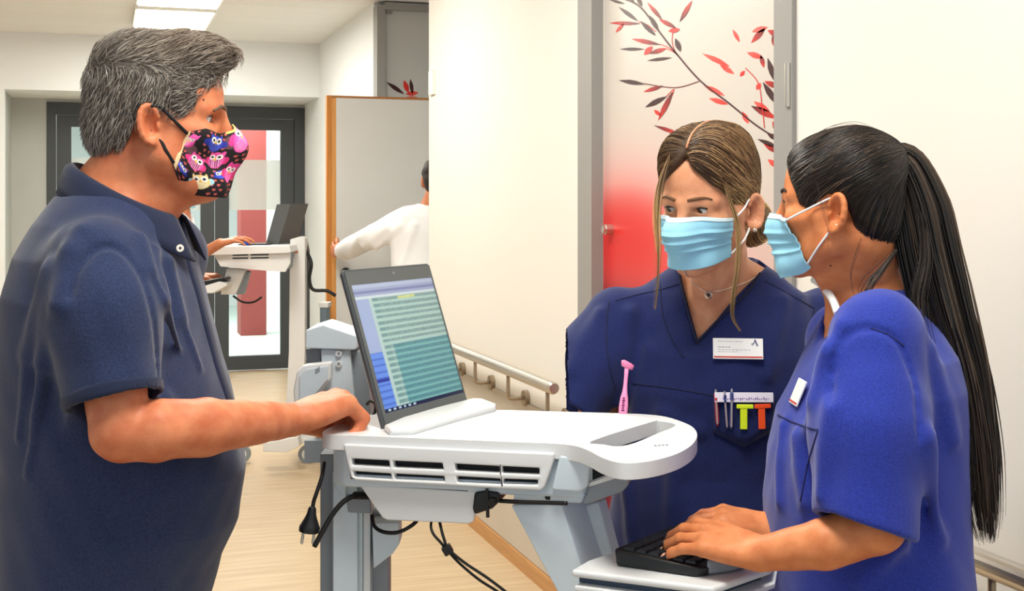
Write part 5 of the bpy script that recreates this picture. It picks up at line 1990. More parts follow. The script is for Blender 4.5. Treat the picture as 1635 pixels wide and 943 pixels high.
def plate(par, S, px, py, w, h, nmx=0.0, up=(0, 0, 1), D0=1.5, D1=2.6, name='name_badge', label=None, text=True, narrow=1.0):
    p, n = hit(S, px, py, D0, D1)
    n = nrm(n + np.array([nmx, 0, 0]))
    u = nrm(np.asarray(up, float) - n * (np.asarray(up, float) @ n))
    r_ = np.cross(u, n)
    ax = np.array([r_, u, n])
    p = p + n * 0.006
    b_ = G().box(p, (w / 2, h / 2, 0.0015), ax).put(name, M_badge, par, bevel=0.0008, label=label)
    G().box(p + n * 0.0017 - u * h * 0.41, (w / 2 * 0.97, h * 0.035, 0.0002), ax).put('red_line', M_badred, b_)
    if text:
        g = G()
        for k_, (yy_, x0_, x1_, th) in enumerate([(0.34, -0.40, 0.10, 0.012), (0.06, -0.40, -0.18, 0.022), (-0.06, -0.40, 0.22, 0.010), (-0.16, -0.40, -0.02, 0.010)]):
            xx = x0_
            rd_ = random.Random(k_ + 3)
            while xx < x1_:
                wl = rd_.uniform(0.02, 0.07)
                g.box(p + n * 0.0017 + u * h * yy_ + r_ * w * (xx + wl / 2), (w * wl / 2 * 0.85, h * th, 0.0002), ax)
                xx += wl + 0.012
        g.put('small_print', M_inkg, b_)
        # slanted A emblem
        g = G()
        c_ = p + n * 0.0017 + r_ * w * 0.33 + u * h * 0.28

        def stroke(a, b, t):
            A, B_ = c_ + r_ * a[0] * h + u * a[1] * h, c_ + r_ * b[0] * h + u * b[1] * h
            d_ = nrm(B_ - A)
            g.box((A + B_) / 2, (np.linalg.norm(B_ - A) / 2, t * h, 0.0002), np.array([d_, np.cross(n, d_), n]))
        stroke((0.02, 0.16), (0.14, -0.16), 0.028)
        stroke((0.02, 0.16), (-0.07, -0.12), 0.014)
        stroke((-0.14, -0.05), (0.07, 0.03), 0.012)
        stroke((-0.14, -0.05), (-0.10, -0.12), 0.014)
        g.put('emblem', M_ink, b_)
    return b_


plate(top2, S2full, 1178, 557.5, 0.087, 0.037, -0.05, D0=2.0, label='white name badge with a red line and blue emblem')

# things in the pocket, each one its own
def pocket_item(name, label, cat, px0, px1, builder, off=0.008, group=None):
    p0, n0 = hit(S2full, *px0, 2.0, 2.6)
    p1, n1 = hit(S2full, *px1, 2.0, 2.6)
    n = nrm(n0 + n1)
    p0, p1 = p0 + n * off, p1 + n * off
    t = thing(name, label, cat, (p0 + p1) / 2, group)
    builder(t, p0, p1, n)
    return t


M_silver = mat('pen_silver', (210, 212, 220), 0.25, metal=0.7)


def pen(cap_rgb, nm):
    def b(t, p0, p1, n):
        d = nrm(p1 - p0)
        L = np.linalg.norm(p1 - p0)
        G().tube([p0 + d * L * q for q in (0, 0.05, 0.85, 1.0)], [0.0022, 0.0034, 0.0034, 0.0012], 10).put('barrel', mat('pen_' + nm, cap_rgb, 0.35), t)
        G().tube([p0 + d * 0.002, p0 - d * 0.006], [0.0022, 0.0018], 8).put('push_button', M_silver, t)
        r_ = np.cross(d, n)
        G().box(p0 + d * L * 0.55 + n * 0.0052, (L * 0.36, 0.0014, 0.0006), np.array([d, r_, n])).put('clip', M_silver, t)
        G().box(p0 + d * L * 0.17 + n * 0.0042, (0.0025, 0.002, 0.0022), np.array([d, r_, n])).put('clip_bridge', mat('pen_' + nm, cap_rgb), t)
    return b


pocket_item('pen', 'red topped pen with silver clip, leftmost in the chest pocket', 'pen', (1143, 625), (1146, 678), pen((214, 60, 70), 'red'), 0.009, 'pens in the chest pocket')
pocket_item('pen', 'dark blue pen with silver clip, middle one of three in the pocket', 'pen', (1157, 628), (1161, 684), pen((48, 60, 120), 'blue'), 0.009, 'pens in the chest pocket')
pocket_item('pen', 'pen with wide silver clip, rightmost of three, beside the yellow clip', 'pen', (1168, 624), (1167, 684), pen((70, 84, 140), 'white'), 0.010, 'pens in the chest pocket')


def tab(rgb, nm):
    def b(t, p0, p1, n):
        d = nrm(p1 - p0)
        r_ = np.cross(d, n)
        L = np.linalg.norm(p1 - p0)
        ax = np.array([d, r_, n])
        G().box(p0 + d * L * 0.5, (L / 2, 0.0062, 0.0012), ax).put('clip_tongue', mat('marker_' + nm, rgb, 0.35, emit=0.12), t, bevel=0.002)  # faint glow put into the clip colour, though it is no lamp
        G().box(p0 + d * 0.003 - r_ * 0.002, (0.0035, 0.0145, 0.0022), ax).put('clip_head', mat('marker_' + nm, rgb), t, bevel=0.001)
    return b


pocket_item('highlighter', 'neon yellow highlighter clip hanging over the pocket edge', 'highlighter', (1187, 644), (1187, 683), tab((222, 240, 40), 'yellow'), 0.010, 'highlighters in the chest pocket')
pocket_item('highlighter', 'bright orange red highlighter clip hanging over the pocket edge', 'highlighter', (1213, 643), (1214, 682), tab((244, 86, 40), 'orange'), 0.010, 'highlighters in the chest pocket')
p, n = hit(S2full, 1187, 634, 2.0, 2.6)
u = nrm(np.array([0, 0, 1.0]) - n * n[2])
r_ = np.cross(u, n)
n2 = nrm(n)
pc_ = p + n2 * 0.0065
card = thing('pocket_protector', 'white pocket insert with violet print behind the pens', 'pocket insert', pc_)
G().box(pc_, (0.051, 0.0085, 0.0008), np.array([r_, u, n2])).put('insert_sheet', mat('insert_white', (240, 234, 246), 0.35), card, bevel=0.001)
g = G()
for i in range(22):
    g.box(pc_ + n2 * 0.0009 + r_ * (-0.036 + i * 0.0037) + u * (-0.0025 + 0.0008 * math.sin(i * 2.1)), (0.0012, 0.0016 + 0.0008 * math.sin(i * 1.7), 0.0002), np.array([r_, u, n2]))
g.put('small_print', mat('violet_ink', (150, 120, 180), 0.5), card)

# pink stick (reflex hammer) standing against her tunic
q0, q1 = C(994.5, 661, 2.172), C(1001, 584, 2.185)
ph = thing('reflex_hammer', 'pink plastic reflex hammer stuck upright before the fair haired nurse', 'hammer', q0)
M_pink = mat('pink_plastic', (246, 150, 196), 0.35, emit=0.08)  # slight glow added to brighten the plastic, not a light source
d = nrm(q1 - q0)
L = np.linalg.norm(q1 - q0)
G().tube([q0 + d * L * q for q in (0, 0.04, 0.18, 0.34, 0.46, 0.6, 0.8, 0.95)], [0.0065, 0.0078, 0.0080, 0.0068, 0.0045, 0.0034, 0.0034, 0.0040], 14).put('handle', M_pink, ph, smooth=True)
h0 = q1
G().tube([h0 + np.array([-0.0095, 0, 0.005]), h0 + np.array([-0.006, 0, 0.005]), h0 + np.array([0.004, -0.001, 0.0]), h0 + np.array([0.0105, -0.001, -0.003])], [0.0050, 0.0062, 0.0058, 0.0046], 14).put('hammer_head', mat('pink_head', (238, 130, 176), 0.45), ph, smooth=True)
g = G()
sx_ = nrm(np.cross(d, [0, 1, 0]))
for i in range(6):
    g.box(q0 + d * (0.008 + i * 0.0042) + np.array([-0.0015, -0.0082, 0]), (0.0014, 0.0018 if i % 2 else 0.0026, 0.0004), np.array([d, sx_, np.cross(d, sx_)]))
g.put('printed_letters', mat('magenta_ink', (120, 30, 90), 0.5), ph)

# necklace
nk = [(1092, 432), (1102, 446), (1114, 458), (1128, 465), (1150, 464), (1176, 456), (1200, 446), (1214, 434)]
pts = [hit(B2_, a, b, 2.0, 2.6)[0] - np.array([0, 0.0012, 0]) for a, b in spline([np.array(q, float) for q in nk], 5)]
M_chain = mat('silver_chain', (214, 204, 190), 0.25, metal=0.8)
nl_ = G().tube(pts, 0.0008, 6).put('necklace', M_chain, blonde)
p, n = hit(B2_, 1131, 469, 2.0, 2.6)
ring = [p + n * 0.003 + np.array([0.0055 * math.cos(t_), 0, 0.0055 * math.sin(t_)]) for t_ in np.linspace(0, 2 * math.pi, 15)[:-1]]
pe = G().tube(ring, 0.0016, 8, closed=True).put('pendant', M_chain, nl_)
G().ball(p + n * 0.003, 0.0026, 6).put('pendant_stone', M_black, pe)

# mask
hullb = mask_hull(frb, 0.95, 1.06, 1.0, 1.0)
mkb = surgical_mask(frb, blonde, hullb, top=(-0.008, -0.018), bot=(-0.101, -0.088), phi=(64, 64))
mkb['label'] = 'pale blue pleated surgical mask'

# ear studs
for i, (pe_, pu_, r_) in enumerate([(0.002, -0.048, 0.0042), (0.010 - 0.02, -0.040, 0.0032), (-0.018, -0.034, 0.0028)]):
    c_ = frb(0.0800, pe_ - 0.006, pu_)
    G().ball(c_ + (frb.S * 0.75 + frb.F * 0.3) * 0.0045, r_, 8).put('ear_stud', M_chain, blonde, smooth=True)

# hair: centre parting, drawn back to a low bun
regb = [(0.120, 0.082), (0.098, 0.074), (0.086, 0.056), (0.072, 0.034), (0.056, 0.006), (0.044, -0.020), (0.032, -0.030), (0.018, -0.006), (0.004, 0.014), (-0.012, 0.012), (-0.024, -0.010), (-0.030, -0.05), (-0.05, -0.082), (-0.25, -0.09), (-0.25, 0.3), (0.3, 0.3), (0.3, 0.085)]
wbn = wobble(0.0006, 90, 6, 41)
HSb, HFb, _ = hair_cap(frb, [((0, -0.008, 0.045), (0.0815, 0.0990, 0.0980)), ((0, 0.038, 0.040), (0.066, 0.060, 0.056)), ((0.030, 0.010, 0.082), (0.048, 0.076, 0.058)), ((-0.030, 0.010, 0.082), (0.048, 0.076, 0.053)), ((0, -0.05, -0.02), (0.060, 0.058, 0.060))], regb, wbn)
BUN = frb(0.010, -0.126, -0.058)
HSb.ell(BUN, (0.040, 0.036, 0.043), frb.ax, 0.02)
HFb.ell(BUN, (0.040, 0.036, 0.043), frb.ax, 0.02)


def forehead(p):
    q = frb.inv(p)
    return np.maximum(np.abs(q[:, 0]) * 0.8 - (0.091 - q[:, 2]) * 0.70, 0.045 - q[:, 1]) * 0.8


HSb.fun(forehead, frb.o, 9, 0.010, 's')
hv, hf = HSb.mesh(frb.o - 0.19, frb.o + 0.19, 0.0030)
rd = np.random.default_rng(51)
qh = frb.inv(hv)
ok = (HFb.ev(hv) > -0.003) & (np.linalg.norm(hv - BUN, axis=1) > 0.046)
idx = rd.choice(np.flatnonzero(ok), 3600)


def flowb(p):
    q = frb.inv(p)
    to = (np.array([0.0, -0.118, -0.035]) - q)
    to /= np.linalg.norm(to, axis=1)[:, None]
    side_ = np.stack([np.sign(q[:, 0]), -0.55 + 0 * q[:, 0], -0.25 - 0.5 * np.clip(np.abs(q[:, 0]) / 0.06, 0, 1)], 1)
    w = np.clip((q[:, 2] - 0.045) / 0.06, 0, 1)[:, None] * np.clip((q[:, 1] + 0.07) / 0.08, 0, 1)[:, None]
    return (to * (1 - w) + side_ * w) @ frb.ax


sv_, sf_, si_ = strands(HFb, hv[idx], flowb, rd.uniform(0.05, 0.10, len(idx)), 7, 0.0008, 6, 0.0010, 0.0008, 0.06)
# swirl of the bun
T = []
for i in range(260):
    th0, tilt, rr = rd.uniform(0, 6.28), rd.uniform(-0.9, 0.9), rd.uniform(0.9, 1.06)
    w_ = np.linspace(0, rd.uniform(1.6, 3.0), 10)
    e = np.stack([np.sin(tilt) * 0.040 * rr + 0 * w_, np.cos(tilt) * 0.036 * rr * np.cos(th0 + w_), np.cos(tilt) * 0.043 * rr * np.sin(th0 + w_)], 1)
    T.append(BUN + e @ frb.ax * 1.03)
bv, bf, bi = strand_mesh(np.array(T), 0.0011, 0.4)


def lock(pts, n_, wid, r0, seed):
    r2 = np.random.default_rng(seed)
    c_ = np.array(spline([C(*q) for q in pts], 8))
    out = []
    for _ in range(n_):
        o_ = r2.normal(size=3) * wid
        o2 = o_ + r2.normal(size=3) * wid * 0.9
        w_ = np.linspace(0, 1, len(c_))[:, None]
        out.append(c_ + (o_ * (1 - w_) + o2 * w_) * (0.5 + np.sin(np.pi * np.minimum(w_ * 1.1, 1)) * 0.8))
    return strand_mesh(np.array(out), r0, 0.3)


l1 = lock([(1068, 252, 2.135), (1057, 290, 2.115), (1051, 340, 2.10), (1052, 400, 2.09), (1050, 450, 2.11), (1046, 492, 2.13)], 22, 0.0015, 0.0005, 3)
l2 = lock([(1150, 262, 2.115), (1162, 310, 2.105), (1178, 360, 2.11), (1178, 420, 2.12), (1171, 470, 2.14), (1170, 505, 2.16), (1182, 528, 2.17)], 18, 0.0017, 0.0005, 4)
l3 = lock([(1070, 248, 2.14), (1054, 295, 2.115), (1048, 350, 2.10), (1051, 400, 2.10)], 20, 0.0026, 0.0005, 5)
V_, F_, I_ = join((hv, hf, np.zeros(len(hv), int)), (sv_, sf_, si_), (bv, bf, bi), l1, l2, l3)
ncap, nst, nbun = 1, len(idx), 260
col = tints(I_, [(92, 66, 44), (116, 84, 56), (74, 52, 36), (140, 106, 72), (170, 136, 96)], 9, 0.5, 1.25)
col[I_ == 0] = lin((70, 50, 34))
q_ = frb.inv(V_)
gold = np.clip((0.055 - q_[:, 2]) / 0.08, 0, 1)[:, None] * 0.85
gold[I_ == 0] *= 0.4
col = col * (1 - gold) + np.array(lin((222, 184, 124))) * gold * np.clip(col.mean(1) / 0.13, 0.4, 1.5)[:, None]
put('hair', V_, F_, MATS['hair_strands'], blonde, smooth=True, colors=np.clip(col, 0, 1))

# pale parting line from the forehead to the crown
pts = []
for i in range(14):
    q = frb(0.001 * math.sin(i), 0.098 - 0.011 * i, 0.20)
    for _ in range(80):
        e = HSb.ev(q[None])[0]
        if e < 0.0006 or q[2] < frb.o[2] + 0.05:
            break
        q = q - frb.U * max(e * 0.7, 0.0005)
    if q[2] > frb.o[2] + 0.074:
        pts.append(q)
G().tube(pts, [0.0022 - 0.0012 * i / len(pts) for i in range(len(pts))], 8).put('parting', M_skin2, blonde, smooth=True)


# ================================================================== THE DARK HAIRED NURSE AT THE KEYBOARD
DD = 1.93
dark = thing('person', 'dark haired nurse with long ponytail in bright blue scrubs typing on the keyboard', 'person', (0.54, DD, 0.0))
M_skin3 = skin('skin_dark', (222, 142, 92), (200, 116, 70))
yw = math.radians(31)
frd = Frame(C(1349, 324, 1.90), (-math.cos(yw), math.sin(yw)), pitch=math.radians(0), roll=math.radians(0), scale=0.94)
rows = []
for z, xf, xb, ry in [(0.66, 0.400, 0.712, 0.20), (0.78, 0.398, 0.708, 0.198), (0.85, 0.397, 0.704, 0.195), (0.93, 0.394, 0.695, 0.19), (0.985, 0.392, 0.692, 0.188), (1.06, 0.397, 0.690, 0.19), (1.12, 0.410, 0.688, 0.19),
                      (1.167, 0.436, 0.685, 0.188), (1.216, 0.461, 0.672, 0.175), (1.25, 0.478, 0.655, 0.15), (1.28, 0.492, 0.635, 0.115), (1.305, 0.505, 0.622, 0.085), (1.32, 0.520, 0.610, 0.06)]:
    rows.append((z, (xb + xf) / 2, DD, (xb - xf) / 2, ry))
B3_ = Sdf()
B3_.loft([r for r in rows if r[0] > 0.74], off=-0.012, k=0)
B3_.path([frd(0, -0.024, -0.050), np.array([0.552, DD, 1.325]), np.array([0.560, DD, 1.27])], [0.052, 0.055, 0.078], 0.03)
B3_.cap(frd(0, 0.035, -0.10), np.array([0.525, DD, 1.30]), 0.024, 0.034, 0.03)
head_sdf(B3_, frd, jaw=0.95, cheek=1.0, cran=(0.072, 0.086, 0.082))
arm3 = [C(1402, 542, 1.765), C(1400, 838, 1.705), C(1318, 868, 1.705), C(1214, 884, 1.735)]
B3_.path([arm3[0], arm3[1], arm3[2], arm3[3]], [0.044, 0.038, 0.034, 0.0240], 0.02)
w3 = arm3[-1]
a3_ = nrm(C(1116, 852, 1.80) - w3)
tips3 = hand(B3_, w3, a3_, np.array([0.25, 0.9, 0.35]), np.array([0.05, -0.42, 0.9]), 0.98, mcp=(12, 14, 14, 12), pip=(26, 26, 24, 18), dip=(16, 16, 14, 12), spread=(6, 1, -4, -9),
             thumb=[(0.02, 0.026, -0.006), (0.05, 0.044, -0.016), (0.078, 0.046, -0.026), (0.1, 0.042, -0.032)])
arm3b = [np.array([0.56, 2.11, 1.22]), C(1420, 790, 2.12), C(1300, 838, 2.02), C(1232, 842, 1.955)]
B3_.path(arm3b, [0.048, 0.038, 0.032, 0.0235], 0.02)
w4 = arm3b[-1]
tips4 = hand(B3_, w4, nrm(C(1128, 838, 1.93) - w4 + [0, 0, 0.012]), np.array([0.1, -0.92, -0.25]), np.array([0.1, -0.3, 0.95]), 0.96, mcp=(30, 26, 26, 24), pip=(30, 30, 28, 24), dip=(16, 16, 16, 12), spread=(4, 1, -3, -8),
             thumb=[(0.02, 0.026, -0.006), (0.05, 0.040, -0.018), (0.078, 0.040, -0.030), (0.098, 0.036, -0.038)])
B3_.warp = wobble(0.0004, 80, 6, 25)
bodyd = put_sdf('body', B3_, (0.22, 1.58, 0.72), (0.76, 2.22, 1.62), 0.0026, M_skin3, dark, sm=1)
nails(tips3[:4], M_nail, bodyd)
nails(tips4[:2], M_nail, bodyd)
for s in (-1, 1):
    eyeball(frd, s, nrm(frd.F - 0.25 * frd.U), dark, (50, 34, 26))
    brow(frd, s, mat('brow_dark', (40, 28, 24), 0.8), dark, 0.0028, 0.002, B3_)
    lash(frd, s, MATS['lash_dark'], dark, 0.0019)
G().ball(hit(B3_, 1326, 424, 1.6, 2.1)[0], 0.0015, 6).put('mole', MATS['mole'], bodyd)

M_blue = mat('scrub_blue', (46, 65, 172), 0.8, rgb2=(33, 47, 132), vscale=500, bump=0.35, bscale=900, bdist=0.001, sheen=0.2, spec=0.2)
M_blued = mat('scrub_blue_seam', (24, 32, 92), 0.85)
S3 = Sdf()
S3.loft(rows, k=0)
s0, s1 = C(1400, 540, 1.755), C(1381, 842, 1.70)
sd = nrm(s1 - s0)
S3.path([s0, C(1388, 680, 1.725), s1 + sd * 0.04], [0.066, 0.071, 0.070], 0.045, clip=[(s1, nrm(sd + [-0.17, 0, 0.0]))])
S3.path([np.array([0.56, 2.105, 1.215]), C(1415, 780, 2.13)], [0.064, 0.066], 0.045)
for (x0, y0), (x1, y1), r in [((1345, 520), (1300, 640), 0.010), ((1325, 560), (1290, 700), 0.009), ((1480, 560), (1520, 700), 0.010), ((1250, 680), (1245, 800), 0.007), ((1480, 700), (1500, 860), 0.010),
                              ((1330, 650), (1312, 790), 0.008), ((1275, 700), (1290, 800), 0.008), ((1430, 870), (1380, 930), 0.008)]:
    S3.cap(hit(S3, x0, y0, 1.5, 2.2)[0] + [0, 0.003, 0], hit(S3, x1, y1, 1.5, 2.2)[0] + [0, 0.004, 0], r * 0.8, r * 0.5, 0.025)
S3.cap(s1 + sd * 0.10, s1 - sd * 0.055, 0.0625, 0.058, 0.005, 's')
sg_ = [hit(S3, a, b, 1.4, 2.2)[0] for a, b in spline([np.array(q, float) for q in [(1322, 640), (1334, 570), (1352, 535), (1385, 523), (1420, 535), (1442, 560), (1462, 620), (1468, 700)]], 3)]
S3.path(sg_, [0.003] * len(sg_), 0.010, 's')
S3full = S3.copy()
S3.path([np.array([0.548, DD, 1.40]), np.array([0.553, DD, 1.30]), np.array([0.53, DD, 1.26])], [0.080, 0.062, 0.050], 0.008, 's')
S3.path([np.array([0.50, DD, 1.30]), np.array([0.43, DD, 1.22])], [0.046, 0.012], 0.006, 's')
wa3, wb3 = wobble(0.0024, 17, 6, 61, (1.2, 1, 0.5)), wobble(0.0009, 55, 6, 62)
S3.warp = lambda p: wa3(p) + wb3(p)
S3full.warp = S3.warp
top3 = put_sdf('scrub_top', S3, (0.36, 1.60, 0.64), (0.76, 2.26, 1.37), 0.0036, M_blue, dark, sm=1)
for px in ([(1390, 524), (1418, 534), (1443, 552)], [(1242, 662), (1262, 672), (1290, 682), (1306, 686)], [(1306, 686), (1290, 740), (1278, 800)]):
    seam(S3full, px, 1.4, 2.3, M_blued, top3, 0.0013)
plate(top3, S3full, 1280, 628, 0.040, 0.040, -0.3, up=(0.42, 0.0, 0.9), D0=1.5, text=False, label='small white square badge seen at an angle')
legs(dark, 0.55, DD, 0.78, (-1, 0.1), MATS['trousers_navy'], MATS['shoe_white'], rx=0.17, ry=0.125, gap=0.085)
# white undershirt edge at the throat
ut = spline([C(1300, 447, 2.00), C(1311, 454, 1.95), C(1323, 468, 1.905), C(1332, 484, 1.875), C(1337, 500, 1.86)], 5)
G().tube(ut, 0.006, 8).put('undershirt_neckband', mat('undershirt_white', (240, 240, 242), 0.85), dark, smooth=True)

hulld = mask_hull(frd, 0.97, 0.93, 1.0, 1.0, 0.084)
mkd = surgical_mask(frd, dark, hulld, top=(-0.016, -0.024), bot=(-0.124, -0.104), phi=(46, 60), seed=9, off=0.004)
mkd['label'] = 'pale blue pleated surgical mask'

regd = [(0.104, 0.086), (0.090, 0.068), (0.080, 0.050), (0.070, 0.026), (0.062, -0.004), (0.050, -0.016), (0.038, -0.016), (0.022, 0.004), (0.006, 0.014), (-0.012, 0.012), (-0.024, -0.014), (-0.034, -0.055), (-0.058, -0.090), (-0.25, -0.09), (-0.25, 0.3), (0.3, 0.3), (0.3, 0.09)]
HSd, HFd, _ = hair_cap(frd, [((0, 0.002, 0.031), (0.0790, 0.0920, 0.090)), ((0, 0.038, 0.042), (0.065, 0.060, 0.058)), ((0, -0.026, 0.046), (0.072, 0.066, 0.072)), ((0, -0.040, -0.02), (0.058, 0.052, 0.062))], regd, wobble(0.0006, 90, 6, 71))
PT = C(1420, 252, 1.888)
HSd.ell(PT - [0.006, 0, 0.004], (0.024, 0.022, 0.024), None, 0.03)
HFd.ell(PT - [0.006, 0, 0.004], (0.024, 0.022, 0.024), None, 0.03)
hv, hf = HSd.mesh(frd.o - 0.17, frd.o + 0.17, 0.0030)
rd = np.random.default_rng(81)
idx = rd.choice(np.flatnonzero(HFd.ev(hv) > -0.003), 4200)


def flowd(p):
    to = PT - p
    d_ = np.linalg.norm(to, axis=1)[:, None]
    q = frd.inv(p)
    up_ = np.zeros_like(q)
    up_[:, 2] = np.clip((0.03 - q[:, 2]) / 0.1, 0, 0.3)
    return to / (d_ + 1e-6) + up_ @ frd.ax


dl = np.linalg.norm(hv[idx] - PT, axis=1)
sv_, sf_, si_ = strands(HFd, hv[idx], flowd, np.minimum(rd.uniform(0.05, 0.10, len(idx)), dl * 0.95), 7, 0.0008, 16, 0.0010, 0.0010, 0.05)
pp_ = np.array(spline([PT, C(1442, 264, 1.885), C(1466, 324, 1.872), C(1484, 405, 1.86), C(1508, 500, 1.85), C(1536, 592, 1.842), C(1556, 690, 1.835), C(1568, 780, 1.83), C(1577, 868, 1.83)], 5))
rp = np.interp(np.linspace(0, 1, len(pp_)), [0, 0.05, 0.14, 0.28, 0.45, 0.65, 0.82, 0.93, 1.0], [0.016, 0.024, 0.036, 0.046, 0.045, 0.038, 0.030, 0.022, 0.012])
tang = np.gradient(pp_, axis=0)
tang /= np.linalg.norm(tang, axis=1)[:, None]
nx_ = np.cross(tang, np.array([0, -1.0, 0]))
nx_ /= np.linalg.norm(nx_, axis=1)[:, None]
ny_ = np.cross(tang, nx_)
T = []
for i in range(620):
    rr, th = math.sqrt(rd.uniform(0.05, 1.0)), rd.uniform(0, 2 * math.pi)
    a_ = np.interp(np.arange(len(pp_)), [0, len(pp_) * 0.5, len(pp_)], [rr * math.cos(th), rr * math.cos(th) + rd.normal() * 0.10, rr * math.cos(th) + rd.normal() * 0.28])
    b_ = np.interp(np.arange(len(pp_)), [0, len(pp_) * 0.5, len(pp_)], [rr * math.sin(th), rr * math.sin(th) + rd.normal() * 0.08, rr * math.sin(th) + rd.normal() * 0.2])
    q_ = pp_ + nx_ * (a_ * rp)[:, None] + ny_ * (b_ * rp * 0.55)[:, None]
    cut = rd.uniform(0.80, 1.0)
    w_ = np.linspace(0, cut, 34) * (len(pp_) - 1)
    T.append(np.stack([np.interp(w_, np.arange(len(pp_)), q_[:, j]) for j in range(3)], 1))
tv, tf, ti = strand_mesh(np.array(T), rd.uniform(0.0011, 0.0026, 620), 0.12)
gcore = G()
core = [(p, r) for p, r in zip(pp_, rp)][:int(len(pp_) * 0.86)]
for p, r in core:
    pass
ring = []
cv, cf = [], []
for i, (p, r) in enumerate(core):
    tp = 0.86 if i < len(core) - 6 else 0.86 * (len(core) - i) / 6
    for j in range(14):
        t_ = 2 * math.pi * j / 14
        cv.append(p + nx_[i] * math.cos(t_) * r * tp + ny_[i] * math.sin(t_) * r * 0.5 * tp)
for i in range(len(core) - 1):
    for j in range(14):
        cf.append((i * 14 + j, i * 14 + (j + 1) % 14, (i + 1) * 14 + (j + 1) % 14, (i + 1) * 14 + j))
# wisps: at the temple, behind the ear and at the nape
w1_ = lock([(1300, 290, 1.83), (1306, 330, 1.825), (1316, 365, 1.82), (1320, 395, 1.825)], 2, 0.0020, 0.0003, 13)
w2_ = lock([(1375, 380, 1.83), (1366, 410, 1.83), (1360, 440, 1.835), (1365, 475, 1.84)], 3, 0.0020, 0.0003, 14)
w3_ = lock([(1430, 400, 1.84), (1405, 432, 1.83), (1388, 452, 1.825), (1378, 474, 1.82), (1384, 492, 1.82)], 22, 0.0028, 0.0006, 15)
w4_ = lock([(1462, 280, 1.87), (1475, 400, 1.83), (1462, 520 - 40, 1.81), (1480, 560, 1.79), (1500, 640, 1.79)], 26, 0.004, 0.0006, 16)
w5_ = lock([(1284, 234, 1.87), (1325, 212, 1.88), (1372, 205, 1.89), (1420, 222, 1.89)], 16, 0.0030, 0.0004, 17)
V_, F_, I_ = join((hv, hf, np.zeros(len(hv), int)), (sv_, sf_, si_), (tv, tf, ti), (np.array(cv), np.array(cf), np.zeros(len(cv), int)), w1_, w2_, w3_, w4_, w5_)
col = tints(I_, [(30, 24, 22), (22, 18, 17), (44, 35, 30), (16, 13, 13), (70, 56, 46)], 19, 0.5, 1.6)
col[I_ == 0] = lin((18, 15, 14))
put('hair', V_, F_, mat('hair_dark_strands', (255, 255, 255), 0.36, attr='tint', spec=0.5), dark, smooth=True, colors=np.clip(col, 0, 1))
tq = nrm(C(1470, 280, 1.88) - PT)
xa = nrm(np.cross(tq, [0, 1, 0]))
ya = np.cross(tq, xa)
ring = [PT + tq * 0.004 + xa * 0.024 * math.cos(t_) + ya * 0.021 * math.sin(t_) for t_ in np.linspace(0, 2 * math.pi, 21)[:-1]]
G().tube(ring, 0.0042, 8, closed=True).put('hair_tie', mat('hair_tie', (34, 30, 30), 0.8), dark, smooth=True)


# ================================================================== TWO STAFF IN THE BACKGROUND
M_coat = mat('white_coat', (240, 240, 242), 0.85, bump=0.2, bscale=60, bdist=0.004)
M_skin4 = skin('skin_background', (206, 132, 94), (186, 112, 78))


def small_hair(fr, par, rgb, reg, name='hair'):
    S, F_, _ = hair_cap(fr, [((0, -0.006, 0.031), (0.084, 0.102, 0.092)), ((0, -0.05, -0.02), (0.062, 0.06, 0.064))], reg, wobble(0.002, 60, 6, 4))
    return put_sdf(name, S, fr.o - 0.17, fr.o + 0.17, 0.006, mat(name + '_' + par.name.replace('.', '_'), rgb, 0.6, vary=0.3, vscale=80), par)


# ---- the one in the niche, reaching for the door edge
WD = 6.9
wp = thing('person', 'person in white coat reaching with one arm for the oak edged door', 'person', (C(676, 400, WD)[0], WD, 0.0))
frw = Frame(C(700, 286, WD), (0.25, 0.97), scale=1.02)
tx = C(678, 400, WD)[0]
rows = [(0.60, tx, WD, 0.20, 0.15), (0.9, tx, WD, 0.185, 0.135), (1.1, tx, WD, 0.178, 0.13), (1.3, tx, WD, 0.19, 0.12), (1.38, tx + 0.01, WD, 0.165, 0.10), (1.43, tx + 0.03, WD, 0.10, 0.075), (1.46, tx + 0.04, WD, 0.06, 0.06)]
warm = [C(650, 348, WD), C(596, 374, WD + 0.06), C(541, 404, WD + 0.42)]
Sb = Sdf()
Sb.loft([r for r in rows if r[0] > 0.7], off=-0.02, k=0)
Sb.path([frw(0, -0.014, -0.055), np.array([tx + 0.04, WD, 1.42])], [0.055, 0.07], 0.03)
head_sdf(Sb, frw)
Sb.path(warm, [0.045, 0.036, 0.026], 0.02)
hd = nrm(C(519, 393, WD + 0.60) - warm[-1])
hand(Sb, warm[-1], hd, np.array([0.1, 0, 1.0]), np.array([-0.9, -0.3, 0]), 1.0, mcp=(20, 20, 20, 20), pip=(45, 45, 45, 45), spread=(8, 2, -5, -12), thumb=[(0.02, 0.03, -0.005), (0.05, 0.055, -0.01), (0.08, 0.065, -0.02), (0.1, 0.066, -0.03)])
warm2 = [C(706, 348, WD), C(716, 450, WD), C(708, 520, WD - 0.12)]
Sb.path(warm2, [0.045, 0.036, 0.026], 0.02)
hand(Sb, warm2[-1], np.array([-0.1, -0.3, -1.0]), np.array([-1, 0, 0]), np.array([0.3, 0.9, 0]), 1.0, thumb=[(0.02, 0.03, -0.005), (0.05, 0.05, -0.01), (0.08, 0.055, -0.02), (0.1, 0.056, -0.03)])
put_sdf('body', Sb, (tx - 0.65, WD - 0.35, 0.65), (tx + 0.4, WD + 0.65, 1.75), 0.0055, M_skin4, wp)
Sc = Sdf()
Sc.loft(rows, k=0)
Sc.path([C(652, 350, WD), C(598, 376, WD + 0.06), C(549, 400, WD + 0.36)], [0.075, 0.070, 0.058], 0.05)
